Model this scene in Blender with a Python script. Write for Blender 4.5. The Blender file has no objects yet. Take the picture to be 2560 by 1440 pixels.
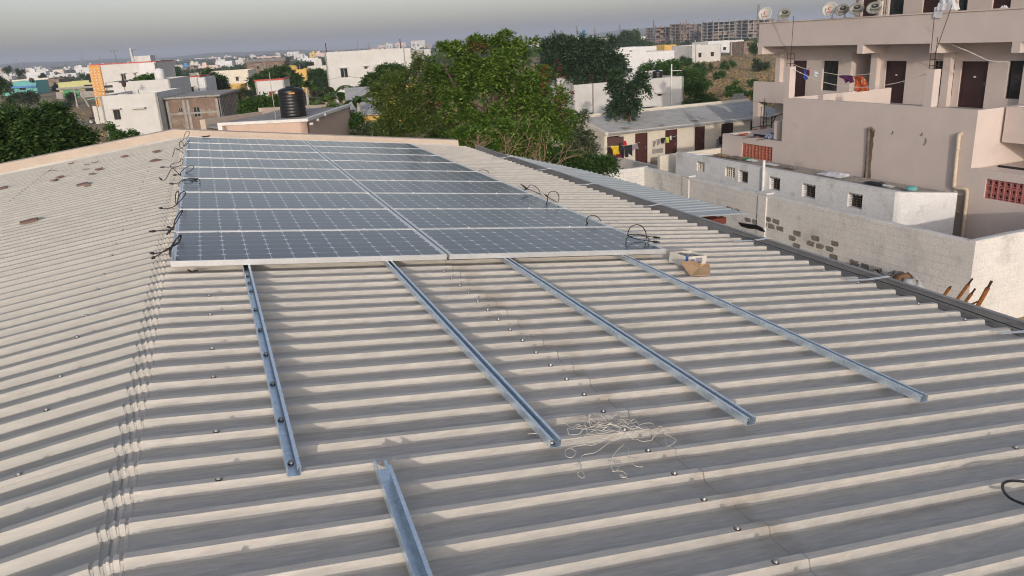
import bpy, math, random
import numpy as np
from mathutils import Vector, Matrix

random.seed(7); np.random.seed(7)
S = bpy.context.scene
R = math.radians

# ------------------------------------------------------------------ camera
FPX = 1937.56
YAW, PITCH, ROLL = 0.355122862, 0.311299586, -0.0549950439
CAM = Vector((0.387332, -5.587265, 7.918149))
cy_, sy_, cp_, sp_ = math.cos(YAW), math.sin(YAW), math.cos(PITCH), math.sin(PITCH)
FW = Vector((sy_*cp_, cy_*cp_, -sp_)); r0 = Vector((cy_, -sy_, 0)); u0 = r0.cross(FW)
RT = math.cos(ROLL)*r0 + math.sin(ROLL)*u0
UP = -math.sin(ROLL)*r0 + math.cos(ROLL)*u0
cd = bpy.data.cameras.new('camera'); cam = bpy.data.objects.new('camera', cd); S.collection.objects.link(cam)
cd.sensor_width = 36; cd.lens = FPX/2560*36; cd.clip_start = 0.05; cd.clip_end = 20000
m = Matrix.Identity(4)
for i in range(3):
    m[i][0], m[i][1], m[i][2], m[i][3] = RT[i], UP[i], -FW[i], CAM[i]
cam.matrix_world = m
S.camera = cam

# ------------------------------------------------------------------ light
SUN_EL, SUN_AZ = 11.3, 200.0      # compass bearing the light comes from (0 = +Y, 90 = +X)
HAZE = 0.00032
S.view_settings.view_transform = 'Standard'; S.view_settings.look = 'None'
S.view_settings.gamma = 1; S.view_settings.exposure = 0.50
w = bpy.data.worlds.new('World'); S.world = w; w.use_nodes = True
nt = w.node_tree; nt.nodes.clear()
sky = nt.nodes.new('ShaderNodeTexSky'); sky.sky_type = 'NISHITA'; sky.sun_disc = False
sky.sun_elevation = R(SUN_EL); sky.sun_rotation = R(SUN_AZ)
sky.air_density = 1.0; sky.dust_density = 2.1; sky.ozone_density = 1.0
hs = nt.nodes.new('ShaderNodeHueSaturation'); hs.inputs['Saturation'].default_value = 0.52
tn = nt.nodes.new('ShaderNodeMix'); tn.data_type = 'RGBA'; tn.blend_type = 'MULTIPLY'; tn.inputs[0].default_value = 1; tn.inputs[7].default_value = (.975, .965, 1.045, 1)
bg = nt.nodes.new('ShaderNodeBackground'); bg.inputs[1].default_value = 0.125
wo = nt.nodes.new('ShaderNodeOutputWorld')
nt.links.new(sky.outputs[0], hs.inputs['Color']); nt.links.new(hs.outputs[0], tn.inputs[6]); nt.links.new(tn.outputs[2], bg.inputs[0]); nt.links.new(bg.outputs[0], wo.inputs[0])
sl = bpy.data.lights.new('sun', 'SUN'); sl.energy = 1.25; sl.angle = R(0.6); sl.color = (1.0, 0.89, 0.76)
so = bpy.data.objects.new('sun', sl); S.collection.objects.link(so)
tos = Vector((math.sin(R(SUN_AZ))*math.cos(R(SUN_EL)), math.cos(R(SUN_AZ))*math.cos(R(SUN_EL)), math.sin(R(SUN_EL))))
so.rotation_euler = tos.to_track_quat('Z', 'Y').to_euler()

# ------------------------------------------------------------------ helpers: rays
def ray(x, y):
    return FW + RT*((x-1280)/FPX) - UP*((y-720)/FPX)
def at(x, y, d):
    r = ray(x, y); return CAM + r*(d/math.hypot(r.x, r.y))
BA = R(-2.3); DA = Vector((math.sin(BA), math.cos(BA), 0)); DT = Vector((math.cos(BA), -math.sin(BA), 0))
CG = Vector((CAM.x, CAM.y, 0))
def Q(t, s, z): return CG + DT*t + DA*s + Vector((0, 0, z))      # plot frame of the street: t across, s away
def bt(x, y, t):
    r = ray(x, y); P = r*(t/r.dot(DT)); return P.dot(DA), CAM.z+P.z
def bs(x, y, s):
    r = ray(x, y); P = r*(s/r.dot(DA)); return P.dot(DT), CAM.z+P.z
def sm(a, b, x):
    t = min(1, max(0, (x-a)/(b-a))); return t*t*(3-2*t)
def gnd(d): return -4.0*sm(260, 700, d)
def ground_hit(x, y):
    r = ray(x, y); zz = 0
    for _ in range(12):
        k = (zz-CAM.z)/r.z; d = k*math.hypot(r.x, r.y); zz = gnd(d)*.5+zz*.5
    P = CAM + r*k; P.z = gnd(d); return P
PR = 0.123628268
NR = Vector((math.sin(PR), 0, math.cos(PR))); UR = Vector((math.cos(PR), 0, -math.sin(PR)))
O0 = Vector((0, 0, 6.6))
def roofuv(x, y, off=-.085):
    r = ray(x, y); P = CAM + r*((O0+NR*off-CAM).dot(NR)/r.dot(NR)) - O0
    return P.dot(UR), P.y
def RP(u, v, n): return O0 + UR*u + NR*n + Vector((0, v, 0))

# ------------------------------------------------------------------ helpers: objects
OFF = {}
def thing(name, label, cat, loc=(0, 0, 0), rot=None, group=None):
    o = bpy.data.objects.new(name, None); S.collection.objects.link(o)
    o.empty_display_size = .2
    o.location = loc
    if rot: o.rotation_euler = rot
    o['label'] = label; o['category'] = cat
    if group: o['group'] = group
    OFF[o] = Vector(loc) if not rot else None
    return o
def tag(o, label=None, cat=None, group=None, kind=None):
    if label: o['label'] = label
    if cat: o['category'] = cat
    if group: o['group'] = group
    if kind: o['kind'] = kind
    return o
class MB:
    def __init__(s): s.v = []; s.f = []; s.m = []
    def add(s, vs, fs, mi=0):
        b = len(s.v); s.v += [tuple(p) for p in vs]
        for f in fs: s.f.append(tuple(b+i for i in f)); s.m.append(mi)
    def quad(s, a, b, c, d, mi=0): s.add([a, b, c, d], [(0, 1, 2, 3)], mi)
    def ob(s, o, ex, ey, ez, mi=0):     # box from a corner and three edge vectors
        o = Vector(o); ex = Vector(ex); ey = Vector(ey); ez = Vector(ez)
        p = [o, o+ex, o+ex+ey, o+ey]; p += [q+ez for q in p]
        s.add(p, [(3, 2, 1, 0), (4, 5, 6, 7), (0, 1, 5, 4), (1, 2, 6, 5), (2, 3, 7, 6), (3, 0, 4, 7)], mi)
    def box(s, x0, x1, y0, y1, z0, z1, mi=0): s.ob((x0, y0, z0), (x1-x0, 0, 0), (0, y1-y0, 0), (0, 0, z1-z0), mi)
    def qbox(s, t0, t1, s0, s1, z0, z1, mi=0): s.ob(Q(t0, s0, z0), DT*(t1-t0), DA*(s1-s0), (0, 0, z1-z0), mi)
    def tube(s, pts, r, n=6, mi=0, cap=True):
        pts = [Vector(p) for p in pts]; k = len(pts)
        rr = r if isinstance(r, (list, tuple)) else [r]*k
        vs = []; side = None
        for i, p in enumerate(pts):
            d = (pts[min(i+1, k-1)] - pts[max(i-1, 0)]).normalized()
            if side is None:
                side = d.orthogonal().normalized()
            else:
                side = (side - d*side.dot(d))
                side = side.normalized() if side.length > 1e-6 else d.orthogonal().normalized()
            up = d.cross(side)
            for j in range(n):
                a = 2*math.pi*j/n; vs.append(p + side*(math.cos(a)*rr[i]) + up*(math.sin(a)*rr[i]))
        fs = [(i*n+j, i*n+(j+1) % n, (i+1)*n+(j+1) % n, (i+1)*n+j) for i in range(k-1) for j in range(n)]
        if cap: fs += [tuple(range(n))[::-1], tuple((k-1)*n+j for j in range(n))]
        s.add(vs, fs, mi)
    def lathe(s, c, prof, n=24, mi=0, ax=None):
        c = Vector(c); vs = []
        ez = Vector(ax).normalized() if ax else Vector((0, 0, 1)); ex = ez.orthogonal().normalized(); ey = ez.cross(ex)
        for r, z in prof:
            for j in range(n):
                a = 2*math.pi*j/n; vs.append(c + ex*(r*math.cos(a)) + ey*(r*math.sin(a)) + ez*z)
        k = len(prof)
        fs = [(i*n+j, i*n+(j+1) % n, (i+1)*n+(j+1) % n, (i+1)*n+j) for i in range(k-1) for j in range(n)]
        s.add(vs, fs, mi)
    def prism(s, poly, d, mi=0):        # 3-D polygon pushed along d
        n = len(poly); d = Vector(d); vs = [Vector(p) for p in poly]; vs += [p+d for p in vs]
        fs = [tuple(range(n))[::-1], tuple(range(n, 2*n))] + [(i, (i+1) % n, n+(i+1) % n, n+i) for i in range(n)]
        s.add(vs, fs, mi)
    def build(s, name, mats, parent=None, smooth=False, local=False, bevel=0):
        me = bpy.data.meshes.new(name)
        vs = s.v
        if parent is not None and not local:
            off = OFF.get(parent)
            if off is not None and off.length > 0: vs = [(a-off.x, b-off.y, c-off.z) for a, b, c in s.v]
        me.from_pydata(vs, [], s.f)
        if not isinstance(mats, (list, tuple)): mats = [mats]
        for mm in mats: me.materials.append(mm)
        if len(mats) > 1: me.polygons.foreach_set('material_index', s.m)
        if smooth: me.polygons.foreach_set('use_smooth', [True]*len(s.f))
        me.update()
        o = bpy.data.objects.new(name, me); S.collection.objects.link(o)
        if parent is not None:
            o.parent = parent; OFF[o] = OFF.get(parent)
        if bevel:
            b = o.modifiers.new('bevel', 'BEVEL'); b.width = bevel; b.segments = 2; b.limit_method = 'ANGLE'
        return o
def spline(pts, n=8):
    P = [Vector(p) for p in pts]; out = []
    for i in range(len(P)-1):
        a = P[max(i-1, 0)]; b = P[i]; c = P[i+1]; d = P[min(i+2, len(P)-1)]
        for k in range(n):
            t = k/n; out.append(.5*((2*b)+(c-a)*t+(2*a-5*b+4*c-d)*t*t+(3*b-a-3*c+d)*t**3))
    out.append(P[-1]); return out
def copy_tree(o, parent=None):
    c = o.copy(); S.collection.objects.link(c)
    if parent is not None: c.parent = parent
    OFF[c] = OFF.get(o)
    for ch in list(o.children): copy_tree(ch, c)
    return c

# ------------------------------------------------------------------ helpers: materials
def mat(name, col, rough=.8, col2=None, scale=3.0, lo=.4, hi=.65, metal=0.0, bump=0.0, bscale=40, stretch=(1, 1, 1),
        fine=.06, fscale=60, spec=.5, col3=None, s3=.6, lo3=.55, hi3=.7, detail=6):
    M = bpy.data.materials.new(name); M.use_nodes = True; n = M.node_tree; b = n.nodes['Principled BSDF']
    b.inputs['Roughness'].default_value = rough; b.inputs['Metallic'].default_value = metal
    b.inputs['Specular IOR Level'].default_value = spec
    tc = n.nodes.new('ShaderNodeTexCoord'); mp = n.nodes.new('ShaderNodeMapping'); mp.inputs['Scale'].default_value = stretch
    n.links.new(tc.outputs['Object'], mp.inputs[0])
    def noise(sc, det=detail):
        t = n.nodes.new('ShaderNodeTexNoise'); t.inputs['Scale'].default_value = sc; t.inputs['Detail'].default_value = det
        t.inputs['Roughness'].default_value = .62; n.links.new(mp.outputs[0], t.inputs['Vector']); return t.outputs[0]
    def ramp(src, a, c):
        r = n.nodes.new('ShaderNodeMapRange'); r.inputs[1].default_value = a; r.inputs[2].default_value = c; n.links.new(src, r.inputs[0]); return r.outputs[0]
    def mix(f, a, c):
        x = n.nodes.new('ShaderNodeMix'); x.data_type = 'RGBA'
        if hasattr(f, 'links'): n.links.new(f, x.inputs[0])
        else: x.inputs[0].default_value = f
        for v, i in ((a, 6), (c, 7)):
            if hasattr(v, 'links'): n.links.new(v, x.inputs[i])
            else: x.inputs[i].default_value = (*v, 1)
        return x.outputs[2]
    c = mix(ramp(noise(scale), lo, hi), col, col2 if col2 else [k*.85 for k in col])
    if col3: c = mix(ramp(noise(s3), lo3, hi3), c, col3)
    if fine:
        hv = n.nodes.new('ShaderNodeHueSaturation'); n.links.new(c, hv.inputs['Color'])
        r = n.nodes.new('ShaderNodeMapRange'); r.inputs[1].default_value = .3; r.inputs[2].default_value = .7
        r.inputs[3].default_value = 1-fine*2; r.inputs[4].default_value = 1+fine*2
        n.links.new(noise(fscale), r.inputs[0]); n.links.new(r.outputs[0], hv.inputs['Value']); c = hv.outputs[0]
    n.links.new(c, b.inputs['Base Color'])
    if bump:
        bp = n.nodes.new('ShaderNodeBump'); bp.inputs['Strength'].default_value = 1; bp.inputs['Distance'].default_value = bump
        n.links.new(noise(bscale), bp.inputs['Height']); n.links.new(bp.outputs[0], b.inputs['Normal'])
    return M
def leafmat(name, c1, c2, c3=None, trans=.3):
    M = bpy.data.materials.new(name); M.use_nodes = True; n = M.node_tree; n.nodes.clear()
    g = n.nodes.new('ShaderNodeNewGeometry'); r = n.nodes.new('ShaderNodeValToRGB')
    e = r.color_ramp.elements; e[0].color = (*c1, 1); e[1].color = (*c2, 1); e[1].position = .8
    if c3: k = e.new(.97); k.color = (*c3, 1)
    d = n.nodes.new('ShaderNodeBsdfPrincipled'); d.inputs['Roughness'].default_value = .55; d.inputs['Specular IOR Level'].default_value = .35
    t = n.nodes.new('ShaderNodeBsdfTranslucent'); x = n.nodes.new('ShaderNodeMixShader'); x.inputs[0].default_value = trans
    o = n.nodes.new('ShaderNodeOutputMaterial')
    n.links.new(g.outputs['Random Per Island'], r.inputs[0]); n.links.new(r.outputs[0], d.inputs['Base Color']); n.links.new(r.outputs[0], t.inputs[0])
    n.links.new(d.outputs[0], x.inputs[1]); n.links.new(t.outputs[0], x.inputs[2]); n.links.new(x.outputs[0], o.inputs[0])
    return M

M = {}
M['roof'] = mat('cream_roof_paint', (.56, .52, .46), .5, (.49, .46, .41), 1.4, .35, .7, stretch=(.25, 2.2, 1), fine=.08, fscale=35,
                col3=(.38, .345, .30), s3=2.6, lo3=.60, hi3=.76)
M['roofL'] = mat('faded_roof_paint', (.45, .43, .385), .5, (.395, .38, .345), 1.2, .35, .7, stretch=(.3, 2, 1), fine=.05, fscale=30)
M['alu'] = mat('anodised_aluminium', (.74, .74, .73), .35, (.68, .68, .67), 8, metal=.5, fine=.03)
M['galv'] = mat('galvanised_steel', (.70, .79, .86), .38, (.56, .65, .73), 24, .35, .65, metal=.75, fine=.06, fscale=90)
M['bolt'] = mat('bolt_steel', (.45, .44, .42), .4, (.3, .3, .3), 40, metal=.7)
M['rubber'] = mat('black_rubber', (.012, .012, .013), .45, (.02, .02, .02), 30)
M['backsheet'] = mat('white_backsheet', (.7, .7, .72), .3)
M['peach'] = mat('peach_parapet_paint', (.60, .49, .395), .85, (.545, .445, .36), 2.5, .4, .65, bump=.002, fine=.05, col3=(.48, .37, .29), s3=1.3, lo3=.62, hi3=.8)
M['peach2'] = mat('pink_peach_paint', (.64, .47, .37), .85, (.57, .43, .35), 2.0, bump=.002, col3=(.42, .33, .28), s3=1.1, lo3=.64, hi3=.8)
M['bldg'] = mat('pinkish_beige_paint', (.66, .565, .51), .88, (.61, .525, .475), 1.2, .35, .7, bump=.003, fine=.04, col3=(.49, .415, .375), s3=.8, lo3=.6, hi3=.8)
M['cream'] = mat('cream_wall_paint', (.74, .68, .57), .88, (.66, .60, .50), 1.2, col3=(.50, .45, .37), s3=.9, lo3=.62, hi3=.8)
M['white'] = mat('white_wall_paint', (.62, .61, .585), .86, (.56, .55, .52), .9, col3=(.55, .53, .48), s3=.8, lo3=.62, hi3=.82)
M['whiteb'] = mat('bright_white_paint', (.72, .72, .72), .85, (.66, .66, .66), 1.1, col3=(.62, .61, .58), s3=.6, lo3=.65, hi3=.85)
M['offwh'] = mat('weathered_white', (.66, .63, .57), .9, (.54, .52, .47), 1.0, col3=(.36, .34, .30), s3=1.2, lo3=.62, hi3=.8)
M['conc'] = mat('grey_concrete', (.36, .34, .31), .92, (.27, .25, .23), 2.2, col3=(.2, .19, .17), s3=.9, lo3=.6, hi3=.75)
M['dconc'] = mat('dark_concrete', (.22, .21, .20), .92, (.16, .15, .145), 1.5)
M['brick'] = mat('raw_brickwork', (.24, .16, .115), .95, (.17, .13, .105), 2.5, col3=(.30, .26, .21), s3=1.3, lo3=.5, hi3=.62)
M['maroon'] = mat('maroon_door_paint', (.085, .028, .022), .55, (.06, .02, .017), 3, col3=(.14, .07, .055), s3=2, lo3=.66, hi3=.75)
M['maroond'] = mat('dark_maroon_paint', (.045, .014, .014), .5, (.032, .011, .012), 2)
M['glass'] = mat('dark_window_glass', (.02, .025, .026), .08, (.03, .035, .035), 1, fine=0)
M['dark'] = mat('dark_interior', (.018, .016, .015), .9)
M['frame'] = mat('brown_window_frame', (.10, .045, .03), .6)
M['wframe'] = mat('pale_window_frame', (.62, .6, .56), .6)
M['yellow'] = mat('yellow_wall', (.72, .46, .13), .85, (.64, .41, .13), 1.2, col3=(.5, .36, .17), s3=.9, lo3=.6, hi3=.8)
M['teal'] = mat('teal_wall', (.16, .46, .42), .85, (.13, .38, .36), 1)
M['blue'] = mat('blue_wall', (.10, .26, .55), .85)
M['lime'] = mat('pale_lime_wall', (.56, .55, .26), .85)
M['green'] = mat('green_gate_paint', (.05, .25, .08), .6)
M['orange'] = mat('orange_lattice', (.75, .36, .08), .8)
M['pink'] = mat('pale_pink_wall', (.72, .56, .50), .85)
M['red'] = mat('red_trim', (.50, .07, .05), .7)
M['asb'] = mat('asbestos_cement', (.46, .46, .45), .9, (.38, .38, .37), 1.6, col3=(.26, .25, .24), s3=2.2, lo3=.6, hi3=.72, fine=.08)
M['asbd'] = mat('dirty_asbestos', (.24, .22, .20), .95, (.17, .15, .135), 3, col3=(.33, .31, .28), s3=5, lo3=.55, hi3=.7, fine=.12)
M['lean'] = mat('pale_blue_sheet', (.50, .535, .525), .5, (.44, .475, .465), 1.2, stretch=(.4, 2, 1))
M['gutter'] = mat('grey_gutter', (.30, .30, .30), .5, (.24, .24, .24), 3)
M['fascia'] = mat('white_trim', (.8, .78, .74), .8)
M['rust'] = mat('rusty_orange_steel', (.36, .14, .03), .7, (.22, .08, .025), 14, fine=.1)
M['rebar'] = mat('rusted_rebar', (.07, .035, .025), .85, (.05, .03, .025), 20)
M['redbrown'] = mat('red_oxide_paint', (.20, .05, .035), .7)
M['terra'] = mat('terracotta_jali', (.52, .18, .12), .85, (.43, .15, .10), 8)
M['terrap'] = mat('pink_red_jali', (.46, .17, .15), .85, (.39, .14, .13), 8)
M['tile'] = mat('broken_clay_tile', (.30, .175, .14), .9, (.22, .13, .105), 12)
M['redbr'] = mat('loose_red_brick', (.45, .14, .07), .9, (.33, .10, .06), 14)
M['card'] = mat('brown_cardboard', (.47, .31, .17), .85, (.42, .28, .155), 9)
M['thread'] = mat('white_plastic_string', (.74, .68, .58), .6)
M['tank'] = mat('black_tank_plastic', (.010, .010, .011), .42, (.016, .016, .016), 4)
M['bark'] = mat('tree_bark', (.14, .10, .07), .95, (.09, .065, .05), 9)
M['bark2'] = mat('brown_sackcloth', (.26, .14, .08), .95, (.20, .11, .065), 9)
M['lapshade'] = mat('lap_shadow_brown', (.30, .265, .22), .9, (.40, .365, .31), 14)  # colour of the painted shadow line at the roof end lap
M['twig'] = mat('dry_twigs', (.33, .22, .14), .9, (.25, .165, .105), 6)
M['pvc'] = mat('cream_pvc_pipe', (.66, .56, .42), .5, (.52, .43, .33), 3)
M['pvcw'] = mat('white_pvc_pipe', (.78, .76, .72), .5)
M['pole'] = mat('concrete_pole', (.42, .39, .35), .9)
M['steel'] = mat('dull_steel', (.25, .26, .28), .6, metal=.4)
M['dishw'] = mat('white_dish', (.56, .56, .51), .45)
M['dishg'] = mat('grey_dish', (.30, .29, .255), .5)
M['ink'] = mat('black_print', (.015, .015, .018), .6)
M['inkr'] = mat('red_print', (.6, .04, .03), .6)
M['stain'] = mat('brown_drain_stain', (.15, .115, .085), .95, (.22, .17, .13), 4)
def cloth(name, c, c2=None): M[name] = mat('cloth_'+name, c, .9, c2, 6)
cloth('cblue', (.03, .12, .45)); cloth('cmaroon', (.16, .012, .03)); cloth('cwhite', (.68, .68, .70)); cloth('cpurple', (.11, .02, .10))
M['corange'] = mat('patterned_orange_cloth', (.50, .09, .03), .9, (.62, .38, .16), 9, .56, .60)
cloth('cyellow', (.75, .52, .02)); cloth('cblack', (.02, .02, .025)); cloth('cred', (.55, .02, .02)); cloth('cgrey', (.32, .30, .33)); cloth('clime', (.55, .62, .12))
M['cstripe'] = mat('blue_white_cloth', (.6, .62, .68), .9, (.05, .07, .22), 7, .5, .54)

# grass / earth ground
M['ground'] = mat('dry_grass_earth', (.36, .25, .135), .97, (.26, .185, .095), .045, .40, .62, fine=.14, fscale=3.0,
                  col3=(.085, .10, .035), s3=.022, lo3=.5, hi3=.62, detail=9)
M['hill'] = mat('far_scrub_hill', (.07, .085, .04), .97, (.12, .10, .055), .01, fine=.1, fscale=.1)
M['lane'] = mat('packed_dirt_lane', (.26, .21, .17), .97, (.20, .16, .13), .6)

# ================================================================== SETTING
def struct(o, kind='structure'):
    o['kind'] = kind; return o
mb = MB(); NS = 96
rings = [0, 8, 20, 40, 70, 110, 160, 220, 300, 380, 460, 540, 620, 720, 900, 1300, 2000, 3200, 5200, 9000]
vs = [(CAM.x, CAM.y, 0)]; fs = []
for r in rings[1:]:
    for j in range(NS):
        a = 2*math.pi*j/NS; vs.append((CAM.x+r*math.sin(a), CAM.y+r*math.cos(a), gnd(r)))
for j in range(NS): fs.append((0, 1+(j+1) % NS, 1+j))
for i in range(len(rings)-2):
    for j in range(NS):
        a = 1+i*NS+j; b = 1+i*NS+(j+1) % NS; fs.append((a, b, b+NS, a+NS))
mb.add(vs, fs); struct(mb.build('ground', M['ground'], smooth=True))
# low far hills
mb = MB(); vs = []; fs = []; K = 90
for row, (d, hh) in enumerate([(3000, 0), (3500, .7), (4000, 1), (4800, .75), (5600, 0)]):
    for i in range(K+1):
        a = R(-40 + 105*i/K)
        h = (11 + 9*math.sin(i*.21+1.3) + 6*math.sin(i*.53+.4) + 3*math.sin(i*1.3))*hh
        vs.append((CAM.x+d*math.sin(a), CAM.y+d*math.cos(a), -4.5+max(0, h)))
for r in range(4):
    for i in range(K): a = r*(K+1)+i; fs.append((a, a+1, a+K+2, a+K+1))
mb.add(vs, fs); struct(mb.build('hills', M['hill'], smooth=True))
# dirt lane by the white house
mb = MB(); pts = [(-60, 318), (110, 313), (225, 310), (330, 308)]
c = [ground_hit(x, y) for x, y in pts]
L = spline(c, 6); vs = []
for i, p in enumerate(L):
    d = (L[min(i+1, len(L)-1)]-L[max(0, i-1)]).normalized(); nrm = Vector((-d.y, d.x, 0))
    vs += [(p+nrm*3.2)+Vector((0, 0, .006)), (p-nrm*3.2)+Vector((0, 0, .006))]
mb.add(vs, [(2*i, 2*i+1, 2*i+3, 2*i+2) for i in range(len(L)-1)]); struct(mb.build('dirt_lane', M['lane']))

# ================================================================== OUR METAL-ROOFED BUILDING
def roof_material(M0):
    n = M0.node_tree; b = n.nodes['Principled BSDF']; src = b.inputs['Base Color'].links[0].from_socket
    tc = n.nodes.new('ShaderNodeTexCoord'); sx = n.nodes.new('ShaderNodeSeparateXYZ'); n.links.new(tc.outputs['Object'], sx.inputs[0])
    # dirt band that collects at the sheet end joint (a stain on the paint with its own ragged shape)
    nz = n.nodes.new('ShaderNodeTexNoise'); nz.inputs['Scale'].default_value = 5; nz.inputs['Detail'].default_value = 8; n.links.new(tc.outputs['Object'], nz.inputs[0])
    def math_(op, a, bb=None, c=None):
        k = n.nodes.new('ShaderNodeMath'); k.operation = op
        for i, v in enumerate((a, bb, c)):
            if v is None: continue
            if hasattr(v, 'links'): n.links.new(v, k.inputs[i])
            else: k.inputs[i].default_value = v
        return k.outputs[0]
    d = math_('ABSOLUTE', math_('SUBTRACT', sx.outputs[0], 1.99))
    band = math_('SUBTRACT', 1.0, math_('MULTIPLY', d, 3.4))
    k = math_('MULTIPLY', math_('MAXIMUM', band, 0.0), math_('MULTIPLY', math_('MAXIMUM', math_('SUBTRACT', nz.outputs[0], .45), 0.0), 3.2))
    k = math_('MINIMUM', k, .55)
    mx = n.nodes.new('ShaderNodeMix'); mx.data_type = 'RGBA'; n.links.new(k, mx.inputs[0]); n.links.new(src, mx.inputs[6]); mx.inputs[7].default_value = (.30, .24, .18, 1)
    n.links.new(mx.outputs[2], b.inputs['Base Color'])
roof_material(M['roof'])
house0 = thing('metal_roof_building', 'near building with ribbed cream metal roof carrying the solar panels', 'building', (0, 0, 0))
PITCHR, V0, RH = .195, -2.962, .034
K0, K1 = -17, 65
def path_point(a):      # a: distance along the sheet from the ridge, right positive; returns point, normal (x,z)
    A0, A1 = -.155, -.03; aL = R(-6.9)
    if a >= A0 + (A1-A0):
        p = O0 + UR*a; return p.x, p.z, PR
    N = 24; a1 = max(a, A0); x, z = (O0+UR*A1).x, (O0+UR*A1).z; st = (A1-a1)/N
    ang = PR
    for i in range(N):
        f = (A1-(A1-st*(i+.5)))/(A1-A0); ang = PR + (aL-PR)*f
        x -= math.cos(ang)*st; z += math.sin(ang)*st
    if a < A0:
        ang = aL; x -= math.cos(ang)*(A0-a); z += math.sin(ang)*(A0-a)
    return x, z, ang
NOTCH = [-.045, -.078, -.111, -.144]
def roof_sheet(a_list, mats, name, step_at=None):
    secs = []
    for a in a_list: secs.append((a, 1.0, 0.0))
    vs = []; prof = []
    for k in range(K0, K1+1):
        v = V0+PITCHR*k; prof += [(v-.017, 0), (v, 1), (v+.030, 1), (v+.047, 0)]
    for a in a_list:
        f = 1.0; pn = 0.0
        for c in NOTCH:
            if abs(a-c) < .0045: f = .80; pn = .004
        x, z, ang = path_point(a); nx, nz = math.sin(ang), math.cos(ang)
        lift = .0035 if (step_at is not None and a < step_at) else 0
        for v, h in prof:
            n = -.085 - RH + (RH*f if h else pn) + lift
            vs.append((x+nx*n, v, z+nz*n))
    m = len(prof); fs = [(i*m+j, i*m+j+1, (i+1)*m+j+1, (i+1)*m+j) for i in range(len(a_list)-1) for j in range(m-1)]
    q = MB(); q.add(vs, fs)
    # the free edge of the overlapping sheet on every fifth rib
    for k in range(K0, K1+1):
        if (k-2) % 5: continue
        v = V0+PITCHR*k; vv = []
        for a in a_list:
            f = 1.0
            for c in NOTCH:
                if abs(a-c) < .0045: f = .80
            x, z, ang = path_point(a); nx, nz = math.sin(ang), math.cos(ang)
            for dv, n in ((.031, -.085+.0025), (-.001, -.085+.0028), (-.0095, -.085-RH*.5+.0028), (-.0095, -.085-RH*.5-.003)):
                n2 = n if f == 1.0 else n - RH*(1-f)*(1 if dv > -.005 else .4)
                vv.append((x+nx*n2, v+dv, z+nz*n2))
        q.add(vv, [(i*4+j, i*4+j+1, (i+1)*4+j+1, (i+1)*4+j) for i in range(len(a_list)-1) for j in range(3)])
    return q.build(name, mats, house0)
na = []
for c in NOTCH: na += [c+.0085, c+.0038, c-.0038, c-.0085]
right = [5.30, 4.0, 3.0, 1.9905, 1.9895, 1.0, .5, .2, .05, -.02] + na[:8] + [-.0945]
left = [-.0945] + na[8:] + [-.17, -.3, -.6, -1.2, -2.4, -4, -5.5]
roof_sheet(right, M['roof'], 'roof_sheet', 1.99)
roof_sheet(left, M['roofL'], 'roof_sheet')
# thin brown strip that paints in the shadow line of the end lap
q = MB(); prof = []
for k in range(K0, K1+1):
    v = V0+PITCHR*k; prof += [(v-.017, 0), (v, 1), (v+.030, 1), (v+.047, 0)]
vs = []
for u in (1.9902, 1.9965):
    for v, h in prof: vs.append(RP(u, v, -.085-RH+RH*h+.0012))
m_ = len(prof); q.add(vs, [(j, j+1, m_+j+1, m_+j) for j in range(m_-1)]); q.build('lap_shadow_strip', M['lapshade'], house0)
# screws
def screw(P, nrm, nm='roof_screw'):
    q = MB(); q.lathe(P, [(.0, .001), (.0122, .001), (.0122, .0035), (.0095, .004)], 12, 1, nrm); q.lathe(P, [(.0100, .004), (.0095, .006), (.0085, .012), (.005, .015), (0, .0155)], 10, 0, nrm)
    return q
sc = []
for k in range(-8, 24):
    if k % 5 in (0, 2):
        for u in (.235, 3.505): sc.append((u, k))
for k in range(-6, 15): sc.append((1.87, k))
for k in range(-6, 13):
    if k % 5 in (0, 2) : sc.append((5.12, k))
for u, k in sc:
    if k >= 15 and u < 4: continue
    screw(RP(u, V0+PITCHR*k+.013, -.082), NR).build('roof_screw', [M['bolt'], M['rubber']], house0)
def leftpt(a, v, n):
    x, z, ang = path_point(a); return Vector((x+math.sin(ang)*n, v, z+math.cos(ang)*n)), Vector((math.sin(ang), 0, math.cos(ang)))
for k in range(-2, 50):
    if k % 5 in (0, 2):
        P, N_ = leftpt(-.48, V0+PITCHR*k+.013, -.085); screw(P, N_).build('roof_screw', [M['bolt'], M['rubber']], house0)
for k in range(45, 63):
    P, N_ = leftpt(-2.14, V0+PITCHR*k+.013, -.085); screw(P, N_).build('roof_screw', [M['bolt'], M['rubber']], house0)
# walls below
q = MB()
def rz(x): return 6.6-.30-abs(x+.09)*.123
q.prism([(-5.1, -6.3, 0), (5.0, -6.3, 0), (5.0, -6.3, rz(5.0)), (-.09, -6.3, rz(-.09)), (-5.1, -6.3, rz(-5.1))], (0, 16.04, 0))
q.build('wall', M['peach2'], house0)
# back parapet
q = MB(); b0 = 9.755
q.prism([(-5.6, b0, 4.6), (5.09, b0, 4.6), (5.09, b0, 6.6-.606), (-.2, b0, 6.6+.083), (-5.6, b0, 6.6-.556)], (0, .23, 0))
q.build('parapet', M['peach'], house0, bevel=.012)
# a line of mortar fillet where the sheet meets the parapet
q = MB()
for a0, a1 in ((-3.6, -.2), (-.2, 5.0)):
    P0, N0 = leftpt(a0, 9.72, -.085); P1, N1 = leftpt(a1, 9.72, -.085)
    q.prism([P0, P0+Vector((0, .034, 0)), P0+Vector((0, .034, .03))], P1-P0)
q.build('mortar_fillet', M['offwh'], house0)
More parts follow.
